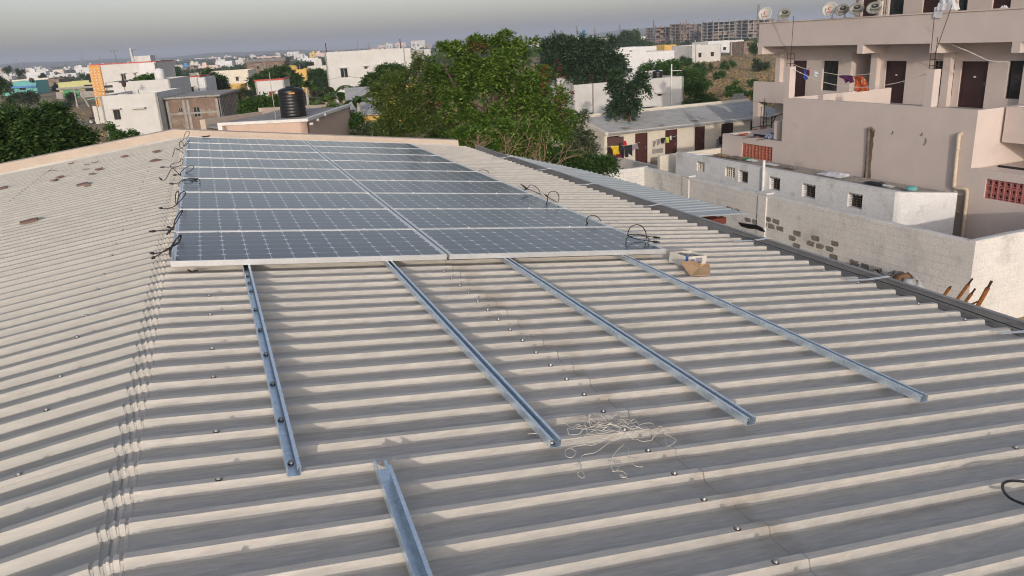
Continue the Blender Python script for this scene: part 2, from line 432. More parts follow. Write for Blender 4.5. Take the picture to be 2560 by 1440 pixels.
# gutter (a grey channel along the eave) and its straps
q = MB(); ge = RP(5.3, 0, -.085)
gx, gz = 5.27, ge.z
GY0, GY1 = -6.3, 9.6
def gbox(x0, x1, z0, z1): q.box(x0, x1, GY0, GY1, z0, z1)
gbox(gx-.04, gx+.135, gz-.17, gz-.167); gbox(gx-.04, gx-.037, gz-.167, gz-.06); gbox(gx+.135, gx+.140, gz-.17, gz+.02); gbox(gx+.110, gx+.135, gz+.012, gz+.02)
gut = q.build('gutter', M['gutter'], house0)
for v in (7.6, 5.9, 4.3, 2.55, .55, -.95, -2.3):
    q = MB(); pts = [RP(5.08, v+.02, -.079), RP(5.30, v, -.074), Vector((gx+.14, v-.05, gz+.026))]
    for a, b in zip(pts, pts[1:]): q.ob(a, b-a, (0, .035, 0), (0, 0, .003))
    q.build('gutter_strap', M['alu'], gut)
# wire running along the eave
wv = [RP(5.33-.02*math.sin(v*2.1), v, -.07+.006*math.sin(v*3)) for v in np.arange(-4.5, .9, .3)]
q = MB(); q.tube(wv, .004, 5)
tag(q.build('eave_wire', M['rubber']), 'thin dark wire running along the eave of the metal roof', 'wire')

# ================================================================== MOUNTING RAILS
def rail(name, label, u, v0, v1, lips, group, bolts=(), du=0.0):
    rt = thing(name, label, 'rail', RP(u, v0, -.0785), (0, PR, math.atan2(-du, v0-v1) if du else 0), group)
    L = v1-v0; W, H, T = .050, .0375, .0025
    q = MB()
    y0, y1 = 0, L
    q.box(-W/2, W/2, y0, y1, .0015, T+.0015)
    q.box(-W/2, -W/2+T, y0, y1, T+.0015, H); q.box(W/2-T, W/2, y0, y1, T+.0015, H)
    for sgn in lips:
        a, b = sorted((sgn*(W/2-T), sgn*(W/2-.0135))); q.box(a, b, y0, y1, H-T, H)
        a, b = sorted((sgn*(W/2-.0135), sgn*(W/2-.0135+T))); q.box(a, b, y0, y1, H-.010, H-T)
    q.build('channel', M['galv'], rt, local=True)
    for v in bolts:
        screw(Vector((-.002, v-v0, .004)), Vector((0, 0, 1))).build('bolt', [M['bolt'], M['rubber']], rt, local=True)
    return rt
GR = 'galvanised rails the solar panels are mounted on'
b1 = [roofuv(x, y, -.08)[1] for x, y in [(621, 693), (623, 711), (629, 731), (643, 778), (654, 829), (669, 890), (685, 964), (706, 1054), (729, 1163)]]
rail('mounting_rail', 'galvanised rail nearest the ridge, open wide side up with bolt heads in its floor', .487, -3.0, 9.1, (1,), GR, b1)
rail('mounting_rail', 'galvanised rail running from the middle of the left panel column down past the string tangle', 1.505, -3.03, 9.1, (-1, 1), GR, [-3.0, -1.9, -.9])
rail('mounting_rail', 'third galvanised rail from the ridge, ending just right of the white string tangle', 2.455, -3.05, 9.1, (-1, 1), GR, [-3.02, -1.75, -.6])
rail('mounting_rail', 'galvanised rail nearest the gutter, passing beside the cardboard box', 3.515, -3.04, 9.1, (-1, 1), GR, [-3.01, -1.95, -.8])
rt = thing('loose_rail', 'loose galvanised channel offcut with a notched end lying in the foreground', 'rail', RP(.80, -2.985, -.079), (0, PR, R(-2.5)))
q = MB(); W, H, T = .052, .044, .0028; Lr = -2.6
q.box(-W/2, W/2, Lr, -.045, .0015, T+.0015)
q.box(-W/2, -W/2+T, Lr, -.03, T+.0015, H*.82); q.box(W/2-T, W/2, Lr, -.09, T+.0015, H)
q.box(W/2-.0135, W/2-T, Lr, -.09, H-T, H)
for sx in (-1, 1):
    a, b = sorted((sx*W/2, sx*(W/2-.012))); q.box(a, b, -.0448, .0, .0016, .014)
q.build('channel', M['galv'], rt, local=True)

# ================================================================== SOLAR PANELS
def panel_material():
    P = bpy.data.materials.new('solar_cells'); P.use_nodes = True; n = P.node_tree; b = n.nodes['Principled BSDF']
    tc = n.nodes.new('ShaderNodeTexCoord'); sx = n.nodes.new('ShaderNodeSeparateXYZ'); n.links.new(tc.outputs['Object'], sx.inputs[0])
    def mt(op, a, bb=None):
        k = n.nodes.new('ShaderNodeMath'); k.operation = op
        for i, v in enumerate((a, bb)):
            if v is None: continue
            if hasattr(v, 'links'): n.links.new(v, k.inputs[i])
            else: k.inputs[i].default_value = v
        return k.outputs[0]
    CP = .158
    x = mt('DIVIDE', mt('SUBTRACT', sx.outputs[0], .030), CP); y = mt('DIVIDE', mt('SUBTRACT', sx.outputs[1], .022), CP)
    fx = mt('ABSOLUTE', mt('SUBTRACT', mt('FRACT', x), .5)); fy = mt('ABSOLUTE', mt('SUBTRACT', mt('FRACT', y), .5))
    line = mt('MAXIMUM', mt('GREATER_THAN', fx, .489), mt('GREATER_THAN', fy, .492))
    dia = mt('GREATER_THAN', mt('ADD', fx, fy), .868)
    out = mt('MAXIMUM', mt('MAXIMUM', mt('LESS_THAN', x, 0.0), mt('GREATER_THAN', x, 12.0)), mt('MAXIMUM', mt('LESS_THAN', y, 0.0), mt('GREATER_THAN', y, 6.0)))
    wh = mt('MAXIMUM', mt('MAXIMUM', line, dia), out)
    bus = mt('LESS_THAN', mt('ABSOLUTE', mt('SUBTRACT', mt('FRACT', mt('MULTIPLY', y, 3.0)), .5)), .022)
    nz = n.nodes.new('ShaderNodeTexNoise'); nz.inputs['Scale'].default_value = 2.2; nz.inputs['Detail'].default_value = 5; n.links.new(tc.outputs['Object'], nz.inputs[0])
    # every cell its own slight tint
    wn = n.nodes.new('ShaderNodeTexWhiteNoise'); cb = n.nodes.new('ShaderNodeCombineXYZ'); n.links.new(mt('FLOOR', x), cb.inputs[0]); n.links.new(mt('FLOOR', y), cb.inputs[1]); n.links.new(cb.outputs[0], wn.inputs[0])
    def mix(f, a, c):
        m_ = n.nodes.new('ShaderNodeMix'); m_.data_type = 'RGBA'
        n.links.new(f, m_.inputs[0]) if hasattr(f, 'links') else None
        for v, i in ((a, 6), (c, 7)):
            if hasattr(v, 'links'): n.links.new(v, m_.inputs[i])
            else: m_.inputs[i].default_value = (*v, 1)
        return m_.outputs[2]
    cell = mix(wn.outputs[0], (.026, .030, .046), (.036, .040, .058))
    cell = mix(nz.outputs[0], cell, (.050, .052, .066))     # dust film
    c = mix(mt('MULTIPLY', bus, .5), cell, (.34, .36, .40)); c = mix(wh, c, (.66, .69, .72))
    n.links.new(c, b.inputs['Base Color']); b.inputs['Roughness'].default_value = .2; b.inputs['IOR'].default_value = 1.27
    b.inputs['Specular IOR Level'].default_value = .5
    return P
M['cells'] = panel_material()
PW, PD = 1.956, .992
def panel_meshes():
    q = MB(); f = .011
    q.box(0, PW, 0, f, -.04, 0); q.box(0, PW, PD-f, PD, -.04, 0); q.box(0, f, f, PD-f, -.04, 0); q.box(PW-f, PW, f, PD-f, -.04, 0)
    g = MB(); g.box(f, PW-f, f, PD-f, -.009, -.004)
    return q, g
ORD = ['nearest', 'second', 'third', 'fourth', 'fifth', 'sixth', 'seventh', 'eighth', 'farthest']
Z1 = lambda p: (340+p[0]/4, 320+p[1]/4)
Z6 = lambda p: (1100+p[0]/4, 340+p[1]/4)
CAB = {
 (0, 0): [([(345, 1290), (335, 1230), (380, 1140), (440, 1075), (452, 1082), (430, 1130), (330, 1210), (270, 1240), (185, 1255)], (140, 1250)),
          ([(348, 1285), (352, 1215), (400, 1120), (443, 1073), (425, 1150), (300, 1215), (230, 1265), (190, 1288)], (155, 1308))],
 (0, 1): [([(380, 1005), (385, 935), (430, 855), (463, 822), (455, 850), (400, 945), (370, 990), (345, 1020)], (305, 1068)),
          ([(375, 1010), (330, 985), (312, 992), (350, 1000), (372, 1016), (290, 1022), (200, 1030)], (128, 1036))],
 (0, 2): [([(402, 770), (394, 720), (398, 655), (418, 630), (428, 655), (412, 740), (404, 768)], None),
          ([(408, 768), (440, 662), (485, 635), (490, 668), (440, 730), (390, 780), (320, 805), (268, 802)], (232, 800))],
 (0, 3): [([(430, 588), (432, 545), (480, 515), (560, 503), (625, 515), (640, 545), (600, 570), (500, 562), (440, 550), (380, 558)], (332, 556)),
          ([(440, 565), (470, 530), (520, 520), (580, 540), (635, 560), (560, 575), (480, 570)], None),
          ([(445, 555), (520, 525), (585, 515)], (622, 506))],
 (0, 4): [([(445, 482), (450, 440), (500, 395), (560, 378), (576, 400), (530, 435), (450, 462), (405, 468)], (372, 472)),
          ([(448, 482), (395, 425), (360, 405), (330, 450), (295, 515), (262, 522)], (232, 494))],
 (0, 5): [([(462, 365), (470, 322), (452, 308), (430, 345), (380, 352), (343, 376), (360, 392), (410, 388), (460, 368)], None),
          ([(455, 372), (400, 390), (285, 390)], (240, 393))],
 (0, 6): [([(480, 255), (425, 218), (392, 200), (376, 250), (363, 290)], None)],
 (0, 7): [([(476, 218), (440, 185), (435, 145), (465, 140), (476, 178), (500, 150), (533, 124), (520, 150), (470, 192), (400, 222)], None)],
 (0, 8): [([(436, 142), (475, 115), (485, 70), (508, 35), (533, 38), (526, 76), (492, 110)], None)],
}
CAB6 = {
 (1, 0): [([(2062, 1030), (2058, 965), (2020, 905), (1965, 887), (1905, 912), (1880, 970), (1888, 1002), (1950, 1025), (2050, 1045), (2125, 1055)], (2195, 1062)),
          ([(1875, 1085), (1860, 1040), (1900, 1005), (1990, 1000), (2080, 1004), (2130, 1010)], (2197, 1018)),
          ([(1870, 992), (1940, 982), (2040, 995), (2092, 1035), (2060, 1085)], None)],
 (1, 1): [([(1612, 850), (1570, 805), (1520, 794), (1480, 810), (1466, 840), (1470, 860)], (1474, 888))],
 (1, 3): [([(1178, 668), (1190, 620), (1175, 570), (1130, 552), (1090, 572), (1075, 620), (1072, 655), (1045, 685)], None),
          ([(1170, 662), (1110, 630), (1075, 605)], (1045, 582))],
 (1, 4): [([(1006, 588), (985, 535), (940, 497), (902, 491), (878, 520)], (845, 540)),
          ([(1000, 582), (930, 550), (870, 530)], (808, 480))],
 (1, 6): [([(492, 374), (470, 347), (430, 338), (388, 346)], None)],
}
def cable_on(panel, key, strands, conv):
    inv = panel.matrix_basis.inverted()
    for pts, conn in strands:
        px = [conv(p) for p in pts]; allp = px + ([conv(conn)] if conn else [])
        low = max(allp, key=lambda p: p[1]); vb = roofuv(low[0], low[1], -.02 if key[0] else -.045)[1]
        def loc(p, j):
            r = ray(*p); P = CAM + r*((vb+j-CAM.y)/r.y); return inv @ P
        L = spline([loc(p, .012*math.sin(i*2.1)) for i, p in enumerate(px)], 6)
        q = MB(); q.tube(L, .0046, 6); cb = q.build('cable', M['rubber'], panel, True, local=True)
        if conn:
            e = loc(conv(conn), .0); a = L[-1]; d = (e-a)
            q = MB(); q.tube([a, a+d*.15, a+d*.18, a+d*.6, a+d*.62, a+d], [.006, .0095, .0105, .0105, .0075, .007], 8)
            q.build('plug', M['rubber'], cb, local=True)
proto = None
for col in range(2):
    for row in range(9):
        lab = '%s solar panel of the %s column, %s' % (ORD[row], 'left' if col == 0 else 'right', ('its front frame edge facing the bare rails' if row == 0 else 'beside the back parapet' if row == 8 else ('black cable leads over the ridge side' if col == 0 else 'dark gridded cells in an aluminium frame')))
        loc = RP(col*1.976, row*1.012, 0)
        if proto is None:
            proto = thing('solar_panel', lab, 'solar panel', loc, (0, PR, 0), 'solar panels laid in two columns on the metal roof'); p = proto
            a, g = panel_meshes(); a.build('frame', M['alu'], proto, local=True); g.build('cell_sheet', M['cells'], proto, local=True)
            for uc in (.487, 1.505):
                qc = MB(); qc.box(uc-.03, uc+.03, -.034, -.0005, -.002, .0025); qc.box(uc-.03, uc+.03, -.0185, -.0015, -.03, -.002); qc.lathe((uc, -.01, .0025), [(0, 0), (.007, 0), (.007, .005), (0, .006)], 8)
                qc.build('clamp', M['alu'], proto, local=True)
        else:
            p = copy_tree(proto); p.location = loc; p['label'] = lab
        if False: pass
bpy.context.view_layer.update()
for o in [o for o in S.collection.objects if o.name.startswith('solar_panel')]:
    # which row / column this copy stands in
    col = 0 if o.location.x < 1 else 1; row = round(o.location.y/1.012)
    if row == 0:
        for ch in list(o.children):
            if ch.name.startswith('clamp'): bpy.data.objects.remove(ch)
    if (col, row) in CAB: cable_on(o, (col, row), CAB[(col, row)], Z1)
    if (col, row) in CAB6: cable_on(o, (col, row), CAB6[(col, row)], Z6)
# clip lying by the last row
u, v = roofuv(515, 341, .01); q = MB(); a = RP(u, v, .006)
q.tube([a+Vector((-.07, .01, .004)), a, a+Vector((.07, .015, .008))], [.011, .014, .009], 7); q.tube([a, a+Vector((-.05, -.03, .012))], [.012, .008], 7)
tag(q.build('cable_plug', M['rubber']), 'black cable plug pair resting at the back of the panels below the parapet', 'plug')

# ================================================================== SMALL THINGS ON THE ROOF
def roof_thing(name, label, cat, u, v, n=-.085, rz_=0, group=None): return thing(name, label, cat, RP(u, v, n), (0, PR, rz_), group)
bx = roof_thing('cardboard_box', 'small torn white and brown cardboard box full of fittings beside the last rail', 'box', 3.93, -.30, -.083, R(8))
q = MB(); t = .004; Wb, Db, Hb = .235, .20, .085
q.box(0, Wb, 0, Db, 0, t); q.box(0, Wb, 0, t, t, Hb); q.box(0, Wb, Db-t, Db, t, Hb); q.box(0, t, t, Db-t, t, Hb*1.05); q.box(Wb-t, Wb, t, Db-t, t, Hb)
M['boxprint'] = mat('printed_white_card', (.74, .70, .62), .8, (.66, .61, .52), 6)
q.build('carton', M['boxprint'], bx, local=True)
q = MB(); q.box(.0, .03, -.0015, 0, .0, .085, 0); q.box(.06, .10, -.0015, 0, .02, .06, 0); q.build('blue_print', M['cblue'], bx, local=True)
q = MB(); q.box(.0, .235, -.0025, -.0015, .004, .016); q.build('orange_print', M['orange'], bx, local=True)
q = MB(); q.box(.11, .185, -.002, 0, .02, .07); q.build('grey_print', M['cgrey'], bx, local=True)
q = MB()
for i in range(14):
    x, y = random.uniform(.03, .2), random.uniform(.03, .17); a = random.uniform(0, 3); L = .025
    q.tube([(x-L*math.cos(a), y-L*math.sin(a), .06+random.uniform(0, .02)), (x+L*math.cos(a), y+L*math.sin(a), .065+random.uniform(0, .02))], .008, 6)
q.build('metal_fittings', M['steel'], bx, local=True)
ol = [(1702, 655), (1720, 652), (1739, 651), (1746, 660), (1752, 667), (1757, 669), (1761, 662), (1768, 657.5), (1775, 662), (1776, 674), (1774, 687), (1750, 688.5), (1727, 689), (1716, 676)]
q = MB(); flap = []
for i, (x, y) in enumerate(ol):
    hh = .09 - .085*min(1, max(0, (y-652)/36.0)) if x < 1750 else (.02 + .06*min(1, max(0, (687-y)/30.0)))
    u, v = roofuv(x, y, -.083+hh); flap.append(RP(u, v, -.083+hh))
cen = sum(flap, Vector())/len(flap) - NR*.004
vs = flap + [cen] + [p-NR*.005 for p in flap] + [cen-NR*.005]; n = len(flap)
fs = [(i, (i+1) % n, n) for i in range(n)] + [(n+1+(i+1) % n, n+1+i, 2*n+1) for i in range(n)] + [(i, n+1+i, n+1+(i+1) % n, (i+1) % n) for i in range(n)]
q.add(vs, fs); tag(q.build('cardboard_sheet', M['card']), 'torn brown cardboard flap with a curled end leaning on the box', 'cardboard')
# string tangle
q = MB(); rs = random.Random(11)
for s in range(13):
    u, v = rs.gauss(1.80, .08), rs.gauss(-2.97, .05); a = rs.uniform(0, 6.3); pts = []; cur = rs.uniform(-.6, .6)
    for i in range(rs.randint(14, 26)):
        pts.append(RP(u, v, -.077 + abs(rs.gauss(0, .010)) + .018*math.exp(-((u-1.8)**2+(v+2.97)**2)/.006)))
        a += cur*.8 + rs.gauss(0, .16)
        if rs.random() < .15: cur = rs.uniform(-.8, .8)
        st = .026; u += math.cos(a)*st; v += math.sin(a)*st*.8
        u += (1.79-u)*.05; v += (-2.97-v)*.075
    q.tube(spline(pts, 4), .0011, 4)
def strand(px):
    q.tube(spline([RP(*roofuv(x, y, -.075), -.075) for x, y in px], 5), .0014, 4)
for px in ([(1560, 1075), (1500, 1105), (1440, 1115), (1415, 1125), (1415, 1140), (1430, 1143), (1440, 1130), (1425, 1120)],
           [(1530, 1100), (1490, 1130), (1455, 1140), (1450, 1175), (1443, 1185), (1455, 1195), (1462, 1190), (1455, 1178), (1452, 1160)],
           [(1560, 1110), (1540, 1130), (1525, 1155), (1535, 1178), (1545, 1170), (1548, 1158)],
           [(1530, 1178), (1555, 1178), (1567, 1190), (1555, 1194), (1550, 1187), (1570, 1197)],
           [(1580, 1085), (1600, 1062), (1630, 1058), (1640, 1075), (1660, 1085), (1668, 1115), (1690, 1100), (1660, 1085)],
           [(1520, 1070), (1480, 1060), (1468, 1040), (1485, 1033), (1510, 1040), (1520, 1055), (1490, 1065), (1455, 1073), (1452, 1085)],
           [(1570, 1120), (1575, 1150), (1590, 1165), (1608, 1167)], [(1320, 1085), (1335, 1083), (1350, 1086)], [(1425, 1087), (1440, 1086)]): strand(px)
tag(q.build('string_tangle', M['thread']), 'loose tangle of white plastic string lying across the ribs near the rail ends', 'string')
q = MB(); q.tube(spline([RP(*roofuv(x, y, -.07), -.07) for x, y in [(2640, 1215), (2560, 1204), (2520, 1203), (2506, 1214), (2515, 1236), (2545, 1255), (2640, 1285)]], 6), .0055, 7)
tag(q.build('black_cable', M['rubber']), 'bent black cable lying on the roof at the right edge of the photo', 'cable')
q = MB(); q.tube(spline([RP(*roofuv(x, y, -.07), -.07) for x, y in [(470, 675), (480, 679), (487, 677), (495, 676)]], 4), .006, 6)
tag(q.build('wire_scrap', M['rubber']), 'short black wire scrap under the front edge of the panels', 'wire')
def shard(px, py, l, wd, ang, label, th=.012, m_='tile', poly=None):
    r = ray(px, py); x = None
    lo, hi = -5.0, -.2
    for _ in range(40):                                    # meet the left slope
        a = (lo+hi)/2; P, N_ = leftpt(a, 0, -.08); k = (P.x-CAM.x)/r.x; z = CAM.z+r.z*k
        if z > P.z: hi = a
        else: lo = a
    P, N_ = leftpt(a, CAM.y+r.y*k, -.080)
    o = thing('tile_shard', label, 'tile piece', P, (0, R(-6.9), R(ang)), 'broken clay tile pieces on the left roof slope')
    q = MB(); pl = poly or [(-.5, -.5), (.45, -.5), (.5, .35), (.1, .5), (-.5, .3)]
    q.prism([(x*l*.85, y*wd*.8, 0) for x, y in pl], (0, 0, th)); q.build('clay_piece', M[m_], o, local=True)
for a in [(73, 553, .20, .22, 8, 'largest flat clay tile shard, alone low on the left roof slope'), (207, 461, .17, .22, 10, 'broad rectangular clay tile shard in the middle of the left slope'),
          (220, 465, .10, .06, 12, 'thin dark sliver of tile just in front of the broad rectangular shard'), (5, 470, .16, .2, 5, 'clay tile shard at the left edge of the photo'),
          (135, 451, .10, .14, -10, 'small square clay shard lying nearest the loose screws'), (150, 443, .12, .14, 30, 'small triangular clay shard behind the small square one'),
          (229, 435, .09, .08, 5, 'dark clay piece below the reddish one, left of the panel cables'), (248, 423, .13, .15, 8, 'reddish clay shard beside a grey twig'),
          (178, 409, .10, .08, 6, 'thin clay piece close below the parapet on the left slope'), (310, 391, .12, .12, 4, 'clay shard halfway between the twigs and the panel cables'),
          (392, 379, .14, .18, 20, 'pointed pink clay shard farthest up beside the panels'), (387, 402, .15, .2, 35, 'pointed clay shard just below the farthest one beside the panels')]: shard(*a)
def leftray(px, py, n=-.075):
    r = ray(px, py); lo, hi = -5.0, -.2
    for _ in range(40):
        a = (lo+hi)/2; P, N_ = leftpt(a, 0, n); k = (P.x-CAM.x)/r.x
        if CAM.z+r.z*k > P.z: hi = a
        else: lo = a
    P, _ = leftpt(a, CAM.y+r.y*k, n); return P
for px, lb in [([(121, 429), (128, 425), (138, 427)], 'bent dry twig lying near the parapet end of the left slope'), ([(229, 406), (238, 407), (246, 402)], 'forked dry twig below the parapet on the left slope'),
           ([(206, 424), (214, 423), (223, 421)], 'straight grey twig on the left slope between the clay pieces'), ([(210, 410), (215, 411), (218, 413)], 'short dark twig beside the forked one')]:
    q = MB(); q.tube([leftray(x, y) for x, y in px], [.007, .006, .003], 5)
    tag(q.build('dry_twig', M['twig']), lb, 'twig', 'dry twigs on the left roof slope')

# ================================================================== WALL BUILDER
def wall_holes(q, O, e, n, L, H, holes=(), th=.2, mi=0, z0=0.0, skip_caps=False):
    """Upright wall: outer face starts at O and runs along e, n points outwards; holes are (a0, a1, z0, z1)."""
    O = Vector(O); e = Vector(e); n = Vector(n); U = Vector((0, 0, 1))
    xs = sorted(set([0, L] + [min(max(h[i], 0), L) for h in holes for i in (0, 1)]))
    zs = sorted(set([z0, H] + [min(max(h[i], z0), H) for h in holes for i in (2, 3)]))
    P = lambda a, z, d: O + e*a + U*z - n*d
    def inh(a, z): return any(h[0] < a < h[1] and h[2] < z < h[3] for h in holes)
    for i in range(len(xs)-1):
        for j in range(len(zs)-1):
            a0, a1, b0, b1 = xs[i], xs[i+1], zs[j], zs[j+1]
            if a1-a0 < 1e-5 or b1-b0 < 1e-5 or inh((a0+a1)/2, (b0+b1)/2): continue
            q.quad(P(a0, b0, 0), P(a1, b0, 0), P(a1, b1, 0), P(a0, b1, 0), mi)
            q.quad(P(a1, b0, th), P(a0, b0, th), P(a0, b1, th), P(a1, b1, th), mi)
    for h in holes:
        a0, a1, b0, b1 = max(h[0], 0), min(h[1], L), max(h[2], z0), min(h[3], H)
        q.quad(P(a0, b0, 0), P(a0, b1, 0), P(a0, b1, th), P(a0, b0, th), mi); q.quad(P(a1, b1, 0), P(a1, b0, 0), P(a1, b0, th), P(a1, b1, th), mi)
        if b0 > z0+.001: q.quad(P(a1, b0, 0), P(a0, b0, 0), P(a0, b0, th), P(a1, b0, th), mi)
        if b1 < H-.001: q.quad(P(a0, b1, 0), P(a1, b1, 0), P(a1, b1, th), P(a0, b1, th), mi)
    q.quad(P(0, H, 0), P(L, H, 0), P(L, H, th), P(0, H, th), mi)
    q.quad(P(0, z0, 0), P(0, H, 0), P(0, H, th), P(0, z0, th), mi); q.quad(P(L, H, 0), P(L, z0, 0), P(L, z0, th), P(L, H, th), mi)
def leafbox(q, O, e, n, a0, a1, z0, z1, d0, d1, mi=0):      # a slab inside an opening, from depth d0 to d1 behind the outer face
    q.ob(Vector(O)+Vector(e)*a0+Vector((0, 0, z0))-Vector(n)*d1, Vector(e)*(a1-a0), Vector(n)*(d1-d0), (0, 0, z1-z0), mi)
def frame_bars(q, O, e, n, a0, a1, z0, z1, d0, d1, w=.05, mi=0, mull=0, trans=0):
    leafbox(q, O, e, n, a0, a0+w, z0, z1, d0, d1, mi); leafbox(q, O, e, n, a1-w, a1, z0, z1, d0, d1, mi)
    leafbox(q, O, e, n, a0+w, a1-w, z0, z0+w, d0, d1, mi); leafbox(q, O, e, n, a0+w, a1-w, z1-w, z1, d0, d1, mi)
    for k in range(mull):
        c = a0+(a1-a0)*(k+1)/(mull+1); leafbox(q, O, e, n, c-w*.4, c+w*.4, z0+w, z1-w, d0+.003, d1-.003, mi)
    for k in range(trans):
        c = z0+(z1-z0)*(k+1)/(trans+1); leafbox(q, O, e, n, a0+w, a1-w, c-w*.3, c+w*.3, d0+.006, d1-.006, mi)
def window(parent, O, e, n, h, frame='frame', pane='glass', depth=.10, mull=1, trans=0, name='window'):
    q = MB(); frame_bars(q, O, e, n, *h, depth, depth+.06, .05, 0, mull, trans); f = q.build(name, M[frame], parent)
    q = MB(); leafbox(q, O, e, n, h[0]+.03, h[1]-.03, h[2]+.03, h[3]-.03, depth+.035, depth+.045); q.build('pane', M[pane], f); return f
def door(parent, O, e, n, h, m_='maroond', depth=.09, knob=True, frame=None):
    q = MB(); leafbox(q, O, e, n, h[0]+.045, h[1]-.045, h[2], h[3]-.045, depth, depth+.04); d = q.build('door', M[m_], parent)
    q = MB(); leafbox(q, O, e, n, h[0], h[0]+.05, h[2], h[3], depth-.03, depth+.06); leafbox(q, O, e, n, h[1]-.05, h[1], h[2], h[3], depth-.03, depth+.06); leafbox(q, O, e, n, h[0]+.05, h[1]-.05, h[3]-.05, h[3], depth-.03, depth+.06)
    q.build('door_frame', M[frame or m_], d)
    if knob:
        q = MB(); a = h[1]-.14; leafbox(q, O, e, n, a, a+.03, h[2]+.92, h[2]+1.08, depth-.035, depth-.001); q.build('handle', M['steel'], d)
    return d

# ================================================================== LEAN-TO BELOW THE GUTTER
lt = thing('lean_to_roof', 'low pale blue-white sheet metal roof between the grey gutter and the block wall', 'roof', Q(5, 14, 0))
q = MB(); vs = []; ts = (4.7, 8.55); prof = []
s = 10.3
while s < 19.2: prof += [(s, 0), (s+.025, .016), (s+.055, .016), (s+.08, 0)]; s += .22
def ltz(t): return 5.22 - (t-4.7)*.075
for t in np.linspace(ts[0], ts[1], 6):
    for s, h in prof:
        tt = min(t, 8.55 - .10*(max(0, s-15.5))**1.2) if t > 8 else t
        vs.append(Q(tt, s - (.22*(t-4.7)/4 if s < 10.4 else 0), ltz(tt)+h))
m_ = len(prof); q.add(vs, [(i*m_+j, i*m_+j+1, (i+1)*m_+j+1, (i+1)*m_+j) for i in range(5) for j in range(m_-1)])
q.build('roof_sheet', M['lean'], lt)
q = MB(); q.qbox(5.3, 8.3, 10.35, 10.47, 4.75, 4.86); q.qbox(8.1, 8.22, 10.5, 18.5, 4.75, 4.86); q.build('steel_beam', M['redbrown'], lt)
for s in (10.42, 14.4, 18.2): q = MB(); q.qbox(8.1, 8.22, s-.06, s+.06, 0, 4.75); q.build('post', M['redbrown'], lt)
for k in range(14):
    s = 10.3+k*.62; q = MB(); q.lathe(Q(8.45-.09*max(0, s-15.5), s, ltz(8.45)+.03), [(.02, 0), (.02, .01), (.008, .012), (.008, .03), (0, .03)], 8); q.build('roof_screw', M['bolt'], lt)
# torn rubber sheet hanging off its corner
pts = [(1845, 556), (1868, 560), (1888, 562), (1902, 569), (1910, 580), (1904, 579), (1890, 573), (1872, 572), (1852, 566)]
def tp(x, y, t): s, z = bt(x, y, t); return Q(t, s, z)
q = MB(); pl = [tp(x, y, 8.9) for x, y in pts]; q.prism(pl, DT*.03)
tag(q.build('rubber_sheet', M['rubber']), 'torn black rubber sheet hanging from the corner of the pale lean-to roof', 'sheet')

# ================================================================== COMPOUND WALL
def block_wall_mat(c1=(.76, .74, .70), c2=(.68, .66, .625)):
    B = mat('limewashed_block_wall', c1, .92, c2, .9, .35, .7, bump=.004, col3=(.50, .485, .45), s3=1.1, lo3=.54, hi3=.74, fine=.08, fscale=25)
    n = B.node_tree; b = n.nodes['Principled BSDF']; src = b.inputs['Base Color'].links[0].from_socket
    tc = n.nodes.new('ShaderNodeTexCoord'); sx = n.nodes.new('ShaderNodeSeparateXYZ'); n.links.new(tc.outputs['Object'], sx.inputs[0])
    ad = n.nodes.new('ShaderNodeMath'); ad.operation = 'ADD'; n.links.new(sx.outputs[0], ad.inputs[0]); n.links.new(sx.outputs[1], ad.inputs[1])
    cb = n.nodes.new('ShaderNodeCombineXYZ'); n.links.new(ad.outputs[0], cb.inputs[0]); n.links.new(sx.outputs[2], cb.inputs[1])
    br = n.nodes.new('ShaderNodeTexBrick'); br.inputs['Scale'].default_value = 1; br.inputs['Brick Width'].default_value = .42; br.inputs['Row Height'].default_value = .21
    br.inputs['Mortar Size'].default_value = .008; br.inputs['Mortar Smooth'].default_value = .3
    br.inputs['Color1'].default_value = (1, 1, 1, 1); br.inputs['Color2'].default_value = (.93, .93, .93, 1); br.inputs['Mortar'].default_value = (.74, .73, .72, 1)
    n.links.new(cb.outputs[0], br.inputs['Vector'])
    nz = n.nodes.new('ShaderNodeTexNoise'); nz.inputs['Scale'].default_value = .6; nz.inputs['Detail'].default_value = 4; n.links.new(tc.outputs['Object'], nz.inputs[0])
    mr = n.nodes.new('ShaderNodeMapRange'); mr.inputs[1].default_value = .38; mr.inputs[2].default_value = .6; mr.inputs[3].default_value = .2; mr.inputs[4].default_value = .9; n.links.new(nz.outputs[0], mr.inputs[0])
    mx = n.nodes.new('ShaderNodeMix'); mx.data_type = 'RGBA'; mx.blend_type = 'MULTIPLY'; n.links.new(mr.outputs[0], mx.inputs[0]); n.links.new(src, mx.inputs[6]); n.links.new(br.outputs['Color'], mx.inputs[7])
    n.links.new(mx.outputs[2], b.inputs['Base Color']); return B, br
M['block'], _ = block_wall_mat()
cw = thing('compound_wall', 'long limewashed concrete block compound wall with flaking plaster behind the gutter', 'wall', Q(18, 20, 0))
TW = 18.0
